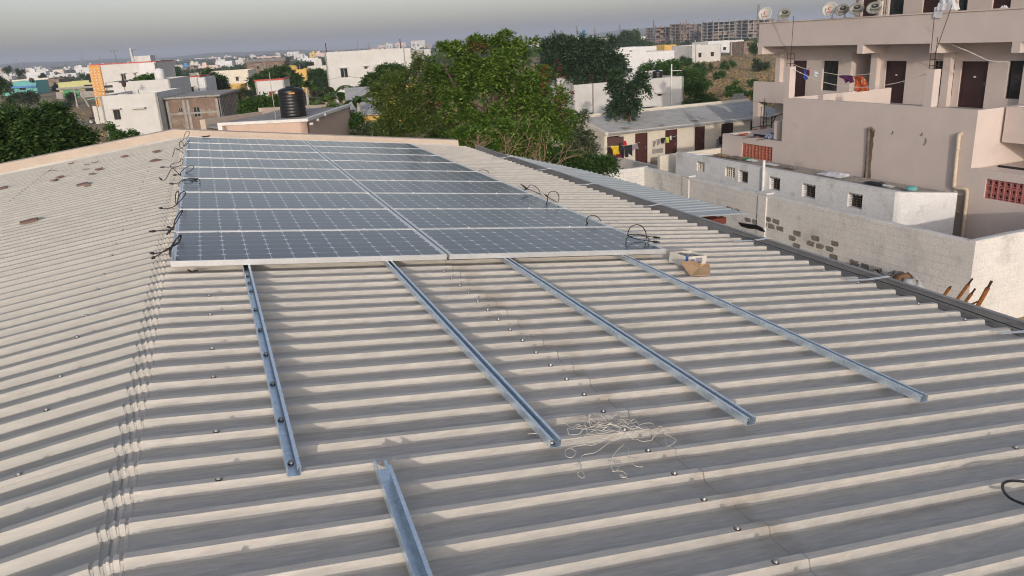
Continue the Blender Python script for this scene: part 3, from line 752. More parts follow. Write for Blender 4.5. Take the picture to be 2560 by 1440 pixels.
def rough_wall(t0, t1, s0, s1, z, along):
    q = MB(); rs = random.Random(3)
    if along == 's':
        L = s1-s0; N = int(L/.35); vs = []
        for i in range(N+1):
            s = s0+L*i/N; h = z + rs.uniform(-.012, .012)
            vs += [Q(t0, s, 0), Q(t0, s, h-.02), Q(t0+.025, s, h), Q(t1-.02, s, h), Q(t1, s, h-.02), Q(t1, s, 0)]
    else:
        L = t1-t0; N = int(L/.35); vs = []
        for i in range(N+1):
            t = t0+L*i/N; h = z + rs.uniform(-.012, .012)
            vs += [Q(t, s0, 0), Q(t, s0, h-.02), Q(t, s0+.02, h), Q(t, s1-.02, h), Q(t, s1, h-.02), Q(t, s1, 0)]
    fs = [(i*6+j, i*6+j+1, (i+1)*6+j+1, (i+1)*6+j) for i in range(N) for j in range(5)] + [tuple(range(6)), tuple(N*6+j for j in range(6))[::-1]]
    q.add(vs, fs); return q
SN, SF = 12.75, 28.1
rough_wall(TW, TW+.2, SN+.20, SF-.2, 2.43, 's').build('wall_run', M['block'], cw)
rough_wall(TW, 30, SN, SN+.198, 2.46, 't').build('wall_run', M['block'], cw)
rough_wall(11.0, TW+.2, SF-.198, SF, 2.45, 't').build('wall_run', M['block'], cw)
# piers and their caps on the long run
for px, py in ((1716, 440), (1908, 489)):
    s = bt(px, py, TW)[0]; q = MB(); q.qbox(TW-.045, TW-.002, s-.2, s+.2, 0, 2.36); q.qbox(TW-.06, TW+.26, s-.24, s+.24, 2.445, 2.50); q.build('pier', M['block'], cw)
# patches where the plaster fell off: bare dark blocks standing proud with pale mortar between
q = MB(); rs = random.Random(5); c0 = bt(1850, 570, TW); c1 = bt(2110, 640, TW)
for row in range(4):
    zz = 1.62 - row*.21
    for i in range(16):
        s = c0[0]+.6 - i*.40 - (row % 2)*.2; zc = zz
        t_ = i/15
        keep = (.9 - abs(t_*3.2-row-.2)*.55) + (.35 if t_ < .45 and row < 2 else 0)
        if rs.random() > keep*.8: continue
        pl = []
        for j in range(14):
            a = 2*math.pi*j/14; rr = rs.uniform(.72, 1.0); ca, sa = math.cos(a), math.sin(a)
            k = .5/max(abs(ca), abs(sa)); pl.append(Q(TW-.004, s+ca*k*.37*rr, zc+sa*k*.185*rr))
        q.prism(pl, DT*-.004)
q.build('bare_block', mat('bare_block', (.27, .245, .21), .95, (.17, .155, .135), 7, .4, .6, fine=.2, fscale=30), cw)
# pile of sacks and rubble against the wall, rusty props
rs = random.Random(9)
for (x, y, sc_, mm, lb) in [(2185, 688, .34, 'asbd', 'dark grey rubble heap against the block wall just beyond the gutter'), (2235, 697, .42, 'asbd', 'long low heap of grey sand beside the brown sack'), (2262, 700, .30, 'bark2', 'brown earth sack slumped against the block wall'), (2288, 710, .32, 'asb', 'grey cement sack right of the brown one by the wall')]:
    s, z = bt(x, y, 17.2); q = MB(); c = Q(17.2, s, 0)
    prof = [(sc_*2.2, 0), (sc_*1.9, z*.4), (sc_*1.3, z*.8), (sc_*.6, z+.1), (0, z+.18)]; q.lathe(c, prof, 14)
    q.v = [(a+rs.uniform(-.07, .07), b+rs.uniform(-.07, .07), max(0, cc+rs.uniform(-.06, .06))) for a, b, cc in q.v]
    tag(q.build('rubble_heap', M[mm], None, True), lb, 'heap', 'heaps against the block wall')
def prop(p0, p1, tip, lb, th=.035):
    a = tp(*p0, 14.5); b = tp(*p1, 14.5)
    d = (b-a).normalized(); base = a - d*((a.z)/d.z)
    o = thing('rusty_prop', lb, 'steel prop', base, None, 'rusty steel props by the gutter')
    k = b-d*tip if tip else b
    q = MB(); q.tube([base, k], th, 8); q.build('tube', M['rust'], o)
    if tip: q = MB(); q.tube([k-d*.05, b], th*.6, 8); q.build('threaded_end', M['rebar'], o)
prop((2358, 742), (2377, 716), .05, 'short rusty orange prop leftmost of the bundle')
prop((2392, 750), (2431, 697), .16, 'tall rusty orange prop second from the left in the bundle')
prop((2412, 757), (2438, 722), .14, 'shorter rusty prop with a dark threaded end right of the tall one')
prop((2443, 768), (2479, 703), .17, 'thick rusty orange prop rightmost in front of the wall corner', .045)
a, b = tp(2425, 762, 14.5), tp(2449, 752, 14.4); q = MB(); q.tube([a, b], .018, 6); tag(q.build('brace_bar', M['rust']), 'thin rusty bar tying two of the steel props together', 'bar')

# ================================================================== WHITE BLOCK HUT
M['hutblock'], br = block_wall_mat((.80, .80, .79), (.72, .72, .71)); br.inputs['Mortar'].default_value = (.86, .86, .86, 1); br.inputs['Color2'].default_value = (.90, .90, .91, 1)
TH, S0, S1 = 20.5, 17.4, 29.2
hut = thing('block_hut', 'low white block hut with small openings in a row below the beige apartment wall', 'hut', Q(TH, 23, 0))
O = Q(TH, S1, 0); e = -DA; n = -DT
wins = [((1742, 402, 1761, 431), 'jali'), ((1813, 416, 1837, 445), 'jali'), ((1846, 427, 1869, 456), 'grille'), ((1924, 442, 1949, 476), 'grille'), ((2006, 460, 2037, 495), 'grille'), ((2120, 482, 2154, 522), 'grille')]
holes = []
for (x0, y0, x1, y1), k in wins:
    s0_, z1_ = bt(x0, y0, TH); s1_, z0_ = bt(x1, y1, TH); zz = bt((x0+x1)/2, (y0+y1)/2, TH)[1]; h = .50 if k == 'grille' else .42
    holes.append((S1-s0_, S1-s1_, zz-h/2, zz+h/2))
q = MB(); wall_holes(q, O, e, n, S1-S0, 2.68, holes, .22)
q.prism([Q(TH+.003, S0, 0), Q(TH+2.85, S0, 0), Q(TH+2.85, S0, 2.30), Q(TH+.003, S0, 2.678)], DA*.2); q.prism([Q(TH+.003, S1-.2, 0), Q(TH+2.85, S1-.2, 0), Q(TH+2.85, S1-.2, 2.25), Q(TH+.003, S1-.2, 2.66)], DA*.2)
q.build('wall', M['hutblock'], hut)
q = MB(); q.qbox(TH+.22, TH+.26, S0+.2, S1-.2, 0, 2.4); q.build('dark_inside', M['dark'], hut)
for h, (_, k) in zip(holes, wins):
    if k == 'jali':
        q = MB(); N = 5; w_ = (h[1]-h[0])/N; hh = (h[3]-h[2])/N
        for i in range(N+1): leafbox(q, O, e, n, h[0]+i*w_-.012, h[0]+i*w_+.012, h[2], h[3], .06, .10)
        for i in range(N+1): leafbox(q, O, e, n, h[0], h[1], h[2]+i*hh-.012, h[2]+i*hh+.012, .065, .095)
        q.build('jali_screen', M['cream'], hut)
    else:
        q = MB()
        for i in range(1, 6): z = h[2]+(h[3]-h[2])*i/6; q.tube([Vector(O)+e*h[0]-n*.09+Vector((0, 0, z)), Vector(O)+e*h[1]-n*.09+Vector((0, 0, z))], .006, 5)
        for i in range(1, 4): a = h[0]+(h[1]-h[0])*i/4; q.tube([Vector(O)+e*a-n*.10+Vector((0, 0, h[2])), Vector(O)+e*a-n*.10+Vector((0, 0, h[3]))], .005, 5)
        q.build('window_grille', M['stain'], hut)
    # scalloped cement sheet lip in the head of the opening
    q = MB(); pl = [Vector(O)+e*h[0]-n*.02+Vector((0, 0, h[3]-.001))]
    for i in range(25): a = h[0]+(h[1]-h[0])*i/24; pl.append(Vector(O)+e*a-n*.02+Vector((0, 0, h[3]-.045-.03*math.cos(i/24*8*math.pi))))
    pl.append(Vector(O)+e*h[1]-n*.02+Vector((0, 0, h[3]-.001))); q.prism(pl, -n*.02); q.build('sheet_lip', M['asb'], hut)
def corr_sheet(t0, z0, t1, z1, s0, s1, pitch=.15, amp=.025, sub=6, ext=4):
    q = MB(); vs = []; N = int((s1-s0)/pitch*sub)
    for i in range(ext+1):
        f = i/ext
        for j in range(N+1): vs.append(Q(t0+(t1-t0)*f, s0+(s1-s0)*j/N, z0+(z1-z0)*f + amp*math.sin(2*math.pi*j/sub)))
    q.add(vs, [(i*(N+1)+j, i*(N+1)+j+1, (i+1)*(N+1)+j+1, (i+1)*(N+1)+j) for i in range(ext) for j in range(N)]); return q
corr_sheet(TH+.24, 2.56, 23.9, 2.13, S0+.22, 28.9).build('roof_sheet', M['asbd'], hut)
s_, z_ = bt(1907, 480, TH-.05); s2, z2 = bt(1907, 400, TH-.05)
q = MB(); q.tube([Q(TH-.06, s_, 1.5), Q(TH-.06, s_, z2)], .055, 10); q.build('vent_pipe', M['pvcw'], hut)
def junk(x, y, t, label, cat, m_, f, name='roof_junk', group=None):
    s, z = bt(x, y, t); P = CAM + ray(x, y)*((2.38-CAM.z)/ray(x, y).z); P.z = max(2.1, 2.62-.1175*((P-CG).dot(DT)-TH-.24)); q = MB(); f(q, P); return tag(q.build(name, M[m_]), label, cat, group)
def crumple(sx, sy, h, seed, N=7):
    rs = random.Random(seed)
    def f(q, P):
        vs = []
        for i in range(N+1):
            for j in range(N+1):
                ed = 1-max(abs(i/N-.5), abs(j/N-.5))*2
                vs.append(P + DA*((i/N-.5)*sx+rs.uniform(-.06, .06)*sx) + DT*((j/N-.5)*sy+rs.uniform(-.06, .06)*sy) + Vector((0, 0, .02 + (h*min(1, ed*2.2))*rs.uniform(.5, 1))))
        b = len(vs); vs += [v-Vector((0, 0, .02)) for v in vs]
        q.add(vs, [(i*(N+1)+j, i*(N+1)+j+1, (i+1)*(N+1)+j+1, (i+1)*(N+1)+j) for i in range(N) for j in range(N)] + [(b+i*(N+1)+j, b+(i+1)*(N+1)+j, b+(i+1)*(N+1)+j+1, b+i*(N+1)+j+1) for i in range(N) for j in range(N)])
    return f
junk(2085, 442, 22.3, 'crumpled white plastic sheet on the dirty roof of the block hut', 'sheet', 'cwhite', crumple(1.1, .7, .12, 1), 'plastic_sheet')
junk(2278, 480, 21.7, 'upturned green basin on the near end of the hut roof', 'basin', 'teal', lambda q, P: q.lathe(P, [(.19, 0), (.18, .06), (.13, .10), (0, .11)], 12), 'basin')
junk(1868, 401, 21.5, 'green plastic scrap among rubble at the far end of the hut roof', 'scrap', 'green', crumple(.55, .3, .08, 2), 'plastic_scrap')
junk(1880, 405, 21.2, 'small white rag on the hut roof beside the green scrap', 'rag', 'cwhite', crumple(.5, .3, .06, 3), 'rag')
junk(1928, 417, 21.4, 'flat white board lying on the hut roof right of the vent pipe', 'board', 'white', crumple(.7, .25, .05, 4), 'board')
junk(2217, 474, 21.6, 'small pale board near the basin on the hut roof', 'board', 'white', crumple(.5, .2, .04, 5), 'board')
for i, (x, y, lb) in enumerate([(1805, 393, 'dry palm leaf scraps on the far end of the hut roof'), (1840, 399, 'brown stick heap left of the green scrap on the hut roof'), (1975, 424, 'pile of dark rubble midway along the hut roof'), (2190, 468, 'black flat scrap on the near half of the hut roof')]):
    junk(x, y, 21.6, lb, 'rubble', ['twig', 'stain', 'asbd', 'rubber'][i], crumple(.9, .35, .07, 20+i), 'rubble')
q = MB(); q.qbox(20.6, 25.2, 30.6, 30.8, 0, 2.35); tag(q.build('garden_wall', M['cream']), 'short cream wall standing behind the far end of the block hut', 'wall')

# ================================================================== BEIGE APARTMENT BUILDING
ap = thing('apartment_building', 'beige apartment block with open corridors, maroon doors and satellite dishes on its parapet', 'building', Q(31, 25, 0))
TD, TP, TF = 31.5, 30.0, 24.0        # door wall, corridor front, terrace wall
ZF, ZS, ZT = 4.05, 6.78, 8.03        # first floor, underside of second floor, top of its parapet
SE, SB = 35.3, 6.0                   # far and near ends
e = -DA; n = -DT
def hs_(s1, s0, z0, z1, S=SE): return (S-s1, S-s0, z0, z1)
H1 = dict(d1=hs_(34.15, 33.1, ZF, 5.97), w1=hs_(31.97, 30.9, 4.47, 5.96), st=hs_(30.08, 28.9, ZF, 6.36), d2=hs_(27.99, 26.83, ZF, 5.97), w2=hs_(25.4, 24.35, 4.47, 5.98), d3=hs_(24.04, 22.81, ZF, 5.97), w3=hs_(21.94, 20.5, 4.5, 6.0), d4=hs_(19.4, 18.2, ZF, 5.97))
O = Q(TD, SE, 0)
q = MB(); wall_holes(q, O, e, n, SE-SB, ZS, list(H1.values()), .22, 0, ZF-.02)
wall_holes(q, Q(TD+6, SE, 0), -DT, DA, 6.0, ZS, (), .2, 0, 0)
q.build('corridor_wall', M['bldg'], ap)
for k in ('d1', 'd2', 'd3', 'd4'):
    d = door(ap, O, e, n, H1[k], 'maroond', .10)
    h = H1[k]; q = MB(); leafbox(q, O, e, n, (h[0]+h[1])/2-.05, (h[0]+h[1])/2+.05, h[2]+1.25, h[2]+1.31, .09, .0995); q.build('number_plate', M['whiteb'], d)
for k in ('w1', 'w2', 'w3'):
    f = window(ap, O, e, n, H1[k], 'ink', 'glass', .12, 1, 1)
q = MB(); h = H1['w3']; leafbox(q, O, e, n, h[0]+.1, h[0]+.5, h[2]+.06, h[2]+.16, .18, .3); q.build('folded_linen', M['cwhite'], ap)
q = MB(); q.ob(Q(TD+1.6, 30.3, ZF), DT*.05, -DA*1.7, (0, 0, 2.6)); q.ob(Q(TD+.2, 28.9, ZF), DT*1.4, -DA*.05, (0, 0, 2.6)); q.ob(Q(TD+.2, 30.13, ZF), DT*1.4, -DA*.05, (0, 0, 2.6)); q.build('stairwell', M['bldg'], ap)
q = MB(); q.qbox(TD+.3, TD+6, SB, SE-.2, ZF+.01, ZF+.03); q.build('inner_floor', M['conc'], ap)
# floor slab, ceiling slab, beams
q = MB(); q.qbox(TP-.0, TD+6, SB, SE-.002, ZF-.18, ZF); q.qbox(TF+.2, TP-.003, 17.72, SE-8.9, ZF-.18, ZF-.004); q.build('floor_slab', M['conc'], ap)
q = MB(); q.qbox(TP+.12, TD+5.8, SB, SE, ZS, ZS+.14); q.build('ceiling_slab', M['bldg'], ap)
for s in (35.05, 28.2, 24.3, 20.7, 16.8):
    q = MB(); q.prism([Q(TP+.002, s-.17, ZS-.002), Q(TD-.002, s-.17, ZS-.002), Q(TD-.002, s-.17, ZS-.42), Q(TP+.002, s-.17, ZS-.40)], DA*.34); q.build('beam', M['bldg'], ap)
for s in (35.0, 28.45, 24.55, 20.95):
    q = MB(); q.qbox(TD-.26, TD-.002, s-.18, s+.18, ZF, ZS-.425); q.build('pilaster', M['bldg'], ap)
# second floor parapet and cap
q = MB(); q.qbox(TP, TP+.118, SB, SE, ZS-.0, ZT-.06); q.build('parapet', M['bldg'], ap)
q = MB(); q.qbox(TP-.05, TP+.17, SB, SE+.04, ZT-.06, ZT); q.build('parapet_cap', M['bldg'], ap, bevel=.012)
q = MB(); q.qbox(TP, TP+4, SE-.118, SE-.0005, ZS+.2, ZT-.063); q.build('parapet_return', M['bldg'], ap)
# second floor
Z2 = 7.0
H2 = [hs_(29.68, 28.8, Z2, 9.0, 30.1), hs_(28.15, 27.3, 7.5, 9.1, 30.1), hs_(26.3, 25.45, Z2, 9.0, 30.1), hs_(24.6, 24.1, 7.5, 9.1, 30.1), hs_(22.99, 22.2, Z2, 9.0, 30.1)]
O2 = Q(TD, 30.1, 0)
q = MB(); wall_holes(q, O2, e, n, 24, 10.3, H2, .22, 0, Z2-.05); wall_holes(q, Q(TD+6, 30.1, 0), -DT, DA, 6, 10.3, (), .2, 0, Z2-.05); q.qbox(TP-.3, TD+6, 6, 30.3, 10.3, 10.45); q.build('upper_wall', M['bldg'], ap)
for i in (0, 2, 4): door(ap, O2, e, n, H2[i], 'maroond', .10)
for i in (1, 3): window(ap, O2, e, n, H2[i], 'ink', 'glass', .12, 1, 1)
# corridor parapet piece at the far end and ground floor beneath it
q = MB(); q.qbox(TP-.12, TP, 32.9, SE, ZF-.18, 4.95); q.build('corridor_parapet', M['bldg'], ap)
q = MB(); q.qbox(TD, TD+.2, 27, SE, 0, ZF-.19); q.qbox(TP-.1, TP+.3, SE-.4, SE, 0, ZF-.19); q.qbox(TF+.25, TD, 27.0, 27.2, 0, ZF-.19); q.build('ground_wall', M['bldg'], ap)
# terrace wall (the big blank wall) with its return, and the low wings with terracotta screens
SR, SL = 17.52, 26.42
q = MB(); wall_holes(q, Q(TF, SL, 0), e, n, SL-SR, 4.91, (), .2)
q.qbox(TF+.2, 26.6, SR, SR+.18, 0, 4.908); q.qbox(TF+.2, TP, SL-.2, SL-.001, 0, 4.905)
q.build('terrace_wall', M['bldg'], ap)
LJ = (30.4-28.98, 30.4-26.95, 2.12, 2.76)
q = MB(); wall_holes(q, Q(TF, 30.4, 0), e, n, 30.4-SL-.002, 3.06, [LJ], .2); q.qbox(TF+.2, TP, 30.2, 30.4, 0, 3.055); q.qbox(TF+.2, TP, SL+.05, 30.2, 2.83, 2.96); q.build('low_wing', M['bldg'], ap)
RJ = (SR-16.94, SR-14.9, 2.12, 2.76)
q = MB(); wall_holes(q, Q(TF, SR-.002, 0), e, n, SR-SB, 3.03, [RJ], .2); q.qbox(TF+.2, 30, SB, SR-.01, 2.88, 3.0); q.build('low_wing', M['bldg'], ap)
def jali(O, h, nx, nz_, mm):
    q = MB(); w_ = (h[1]-h[0])/nx; hh = (h[3]-h[2])/nz_; b = .016
    for i in range(nx+1): leafbox(q, O, e, n, h[0]+i*w_-b, h[0]+i*w_+b, h[2], h[3], .04, .12)
    for j in range(nz_+1): leafbox(q, O, e, n, h[0], h[1], h[2]+j*hh-b, h[2]+j*hh+b, .045, .115)
    for i in range(nx):
        for j in range(nz_):
            cx, cz = h[0]+(i+.5)*w_, h[2]+(j+.5)*hh; c = Vector(O)+Vector(e)*cx+Vector((0, 0, cz))-Vector(n)*.08
            ring = []
            for k in range(13):
                a = 2*math.pi*k/12; ring.append(c+Vector(e)*(math.cos(a)*w_*.28)+Vector((0, 0, math.sin(a)*hh*.28)))
            q.tube(ring, .017, 5, cap=False)
            for sx in (-1, 1):
                for sz in (-1, 1): q.tube([c+Vector(e)*(sx*w_*.20)+Vector((0, 0, sz*hh*.20)), c+Vector(e)*(sx*w_*.5)+Vector((0, 0, sz*hh*.5))], .015, 5)
    q.build('jali_screen', M[mm], ap)
    q = MB(); leafbox(q, O, e, n, h[0]-.3, h[1]+.3, h[2]-.3, h[3]+.3, .9, 1.0); q.build('dark_inside', M['dark'], ap)
jali(Q(TF, 30.4, 0), LJ, 9, 5, 'terra'); jali(Q(TF, SR-.002, 0), RJ, 10, 3, 'terrap')
# projecting balcony of the near wing
tb = bs(2510, 262, SR)[0]
q = MB(); q.qbox(tb, tb+.15, SB, SR-.1, 3.78, 4.93); q.qbox(tb+.15, 30, SR-.25, SR-.1, 3.78, 4.92); q.qbox(tb+.15, 30, SB, SR-.25, 3.8, 3.95); q.build('balcony', M['bldg'], ap)
# unfinished column stubs with starter bars
for s, zt, bars in ((26.3, 6.18, [(-.1, -.1, .65, 0, 0), (.1, -.1, .55, 0, 0), (-.1, .1, .75, 0, 0), (.1, .1, 2.05, .02, 0)]), (19.45, 6.16, [(-.1, -.1, 1.1, 0, 0), (.1, -.1, .35, 0, 0), (-.1, .1, 1.75, .04, .05), (.12, .1, 2.1, .1, -.35)])):
    q = MB(); q.qbox(TF-.004, TF+.31, s-.17, s+.17, 4.912, zt); st = q.build('column_stub', M['bldg'], ap, bevel=.01)
    for a, b, L, du, dv in bars:
        q = MB(); p0 = Q(TF+.15+a, s+b, zt-.05); q.tube([p0, p0+Vector((0, 0, min(L, .6))), p0+Vector((0, 0, L))+DT*du+DA*dv], .013, 6); q.build('starter_bar', M['rebar'], st)
    q = MB()
    for zz in (.12, .32, .52):
        r_ = [Q(TF+.15+x*.11, s+y*.11, zt+zz) for x, y in ((-1, -1), (1, -1), (1, 1), (-1, 1), (-1, -1))]; q.tube(r_, .008, 5)
    q.build('bar_tie', M['rebar'], st)
# drain pipes
q = MB(); q.tube(spline([Q(TF-.10, 18.02, 4.0), Q(TF-.10, 18.0, 3.2), Q(TF-.10, 17.98, 2.45)], 3), .062, 10)
q.tube(spline([Q(TF-.10, 17.98, 2.47), Q(TF-.10, 17.96, 2.36), Q(TF-.10, 17.85, 2.33), Q(TF-.10, 17.6, 2.34), Q(TF-.10, 17.5, 2.31), Q(TF-.10, 17.46, 2.2)], 4), .066, 10)
q.tube([Q(TF-.10, 17.46, 2.22), Q(TF-.10, 17.44, 0)], .062, 10); q.tube([Q(TF-.10, 18.02, 3.95), Q(TF-.10, 18.02, 4.08), Q(TF+.02, 18.02, 4.12)], .07, 10)
for zz in (3.6, 1.3): q.lathe(Q(TF-.10, 18.0 if zz > 2 else 17.45, zz), [(.064, 0), (.078, .005), (.078, .06), (.064, .065)], 10)
q.build('drain_pipe', M['pvc'], ap)
q = MB(); q.tube([Q(TF-.06, 17.95, 2.3), Q(TF-.06, 17.95, 1.55), Q(TF-.06, 17.6, 1.5), Q(TF-.06, 17.58, 1.9)], .022, 6); q.build('water_pipe', M['pvc'], ap)
q = MB(); q.tube([Q(TF-.05, 21.78, 4.0), Q(TF-.05, 21.74, 3.0), Q(TF-.05, 21.68, 1.0)], .05, 8); q.tube([Q(TF-.11, 21.76, 3.98), Q(TF-.03, 21.7, 4.02), Q(TF-.02, 21.55, 3.9)], .055, 8)
q.build('drain_pipe', M['stain'], ap)
# runs of dirt below the drain (a stain with its own outline, a thin film on the wall)
q = MB(); rs = random.Random(2); L_ = []; R_ = []
for i in range(13): z = 3.9-i*.24; L_.append(Q(TF-.003, 21.83+rs.uniform(0, .05), z)); R_.append(Q(TF-.003, 21.6-rs.uniform(0, .07), z))
q.add(L_+R_, [(i, i+1, 13+i+1, 13+i) for i in range(12)]); q.build('drain_stain', M['stain'], ap)
for (x, y, L) in [(2185, 330, .25), (2232, 328, .12), (2315, 345, .25), (2305, 332, .1)]:
    s, z = bt(x, y, TF); q = MB(); q.tube([Q(TF-.002, s, z), Q(TF-.03, s-.05, z-L*.5), Q(TF-.015, s+.03, z-L)], .012, 5); q.build('wire_stub', M['stain'], ap)
# rubble, bricks and cloth on the low wing roof
rs = random.Random(4)
for i, (x, y) in enumerate([(1850, 338), (1864, 336), (1893, 344), (1908, 320), (1886, 326), (1858, 340)]):
    s, z = bt(x, y, 27); P = CAM + ray(x, y)*((2.99-CAM.z)/ray(x, y).z); a = rs.uniform(0, 3)
    o = thing('loose_brick', 'loose red brick lying on the low wing roof beside the big beige wall', 'brick', P, None, 'loose red bricks on the low wing roof'); o.rotation_euler = (0, 0, a)
    q = MB(); q.box(-.13, .13, -.06, .06, -.03, .06); q.box(-.08, .08, -.03, .03, .06, .0605); q.build('clay_body', M['redbr'], o, local=True, bevel=.006)
def onz(x, y, z): r = ray(x, y); return CAM + r*((z-CAM.z)/r.z)
P = onz(1940, 346, 3.0); q = MB(); crumple(.9, .9, .3, 31)(q, P); tag(q.build('striped_cloth', M['cstripe']), 'blue and white cloth heaped on the low wing roof against the wall', 'cloth')
for pts, lb in [([(1825, 337), (1880, 341), (1948, 351)], 'long rusted steel bar along the edge of the low wing roof'), ([(1855, 345), (1890, 343)], 'short rusted bar jutting over the left jali screen'), ([(1890, 350), (1915, 347)], 'rusted bar stub beside the striped cloth')]:
    q = MB(); q.tube([onz(x, y, 3.12) for x, y in pts], .014, 5); tag(q.build('steel_bar', M['rebar']), lb, 'bar')
# clothes line and washing
a, b = Q(TF+.15, 26.15, 6.1), Q(TF+.15, 19.6, 6.05)
def sag(a, b, d, N=14): return [a+(b-a)*(i/N)-Vector((0, 0, d*4*(i/N)*(1-i/N))) for i in range(N+1)]
q = MB(); q.tube(sag(a, b, .62), .012, 5); tag(q.build('clothes_line', M['thread']), 'white clothes line slung between the two column stubs', 'clothes line')
l2 = [tp(x, y, TF+.4) for x, y in [(1978, 158), (2010, 171), (2060, 181), (2100, 187), (2150, 187), (2178, 184)]]; q = MB(); q.tube(spline(l2, 4), .010, 5); tag(q.build('clothes_line', M['thread']), 'second white line holding the washing below the first', 'clothes line')
def garment(poly, t, mm, label, cat='clothes', name='hanging_cloth', group=None, folds=.05):
    """An outline hung in the plane t, with folds and a real thickness."""
    P3 = [tp(x, y, t) for x, y in poly]
    mnS = min(P.dot(DA) for P in P3); mxS = max(P.dot(DA) for P in P3)
    n_ = len(P3); cen = sum(P3, Vector())/n_; q = MB(); rings_ = []
    for k, f in enumerate((1, .66, .33)):
        rings_.append([cen+(P-cen)*f + DT*(folds*math.sin(P.dot(DA)*23+P.z*3+f*2)) for P in P3])
    vs = [p for r_ in rings_ for p in r_]+[cen]; fs = []
    for k in range(2):
        for i in range(n_): fs.append((k*n_+i, k*n_+(i+1) % n_, (k+1)*n_+(i+1) % n_, (k+1)*n_+i))
    fs += [(2*n_+i, 2*n_+(i+1) % n_, 3*n_) for i in range(n_)]
    b_ = len(vs); vs += [v+DT*.012 for v in vs]; fs += [tuple(b_+i for i in f)[::-1] for f in fs] + [(i, b_+i, b_+(i+1) % n_, (i+1) % n_) for i in range(n_)]
    q.add(vs, fs); return tag(q.build(name, M[mm]), label, cat, group)
Z5 = lambda L: [(1880+x*.2656, y*.2656) for x, y in L]
garment(Z5([(480, 650), (512, 655), (515, 700), (530, 740), (510, 752), (492, 735), (478, 690)]), TF+.4, 'cblue', 'blue garment on the clothes line, leftmost by the column stub')
garment(Z5([(514, 650), (540, 645), (547, 705), (525, 720), (512, 700)]), TF+.42, 'cmaroon', 'dark maroon garment hung right beside the blue one')
garment(Z5([(582, 672), (615, 670), (650, 680), (640, 708), (615, 705), (605, 722), (588, 712)]), TF+.4, 'cwhite', 'small white underclothes on the line before the open window')
garment(Z5([(815, 712), (870, 705), (945, 712), (965, 770), (930, 782), (905, 765), (880, 785), (860, 745), (825, 725)]), TF+.4, 'cpurple', 'purple cloth bunched on the clothes line')
garment(Z5([(950, 715), (1045, 712), (1070, 760), (1095, 855), (1030, 862), (980, 868), (972, 800), (960, 750)]), TF+.42, 'corange', 'orange patterned cloth hanging full length from the line')
# cloth on the upper parapet
P = Q(TP+.06, 23.9, ZT); q = MB(); crumple(1.0, .35, .5, 41)(q, P+Vector((0, 0, .05))); q.qbox(TP-.07, TP-.055, 24.0, 24.4, ZT-.25, ZT+.2)
tag(q.build('white_sheet', M['cwhite']), 'crumpled white bedsheet thrown over the top parapet', 'sheet')
s, z = bt(2497, 14, TP); q = MB(); crumple(.35, .2, .2, 42)(q, Q(TP+.3, s, ZT-.1)); tag(q.build('white_rag', M['cwhite']), 'small white rag behind the top parapet by the last door', 'rag')
# starter bars on the upper parapet
q = MB()
for ds, hh in ((0, .75), (.12, .9), (.3, .55), (.42, .8)): q.tube([Q(TP+.06, 27.4-ds, ZT), Q(TP+.06, 27.4-ds, ZT+hh)], .012, 5)
for zz in (.1, .3): q.tube([Q(TP+.06, 27.45, ZT+zz), Q(TP+.06, 26.9, ZT+zz)], .009, 5)
q.build('starter_bar', M['rebar'], ap)
q = MB(); q.qbox(TP+.0, TP+.1, 27.15, 27.3, ZT, ZT+.6); q.build('pale_post', M['cream'], ap)
# loose white hose hanging below the ceiling
h = [tp(x, y, TP+.3) for x, y in [(2370, 107), (2390, 116), (2420, 128), (2450, 142), (2475, 152), (2520, 155)]]; q = MB(); q.tube(spline(h, 4), .02, 6); tag(q.build('white_hose', M['pvcw']), 'white hose sagging under the corridor ceiling of the apartment block', 'hose')
h = [tp(x, y, TP-.05) for x, y in [(1933, 55), (1945, 80), (1952, 100), (1966, 118), (1990, 130)]]; q = MB(); q.tube(spline(h, 4), .008, 5); tag(q.build('dish_wire', M['dishg']), 'thin dish wire dangling over the left end of the parapet', 'wire')
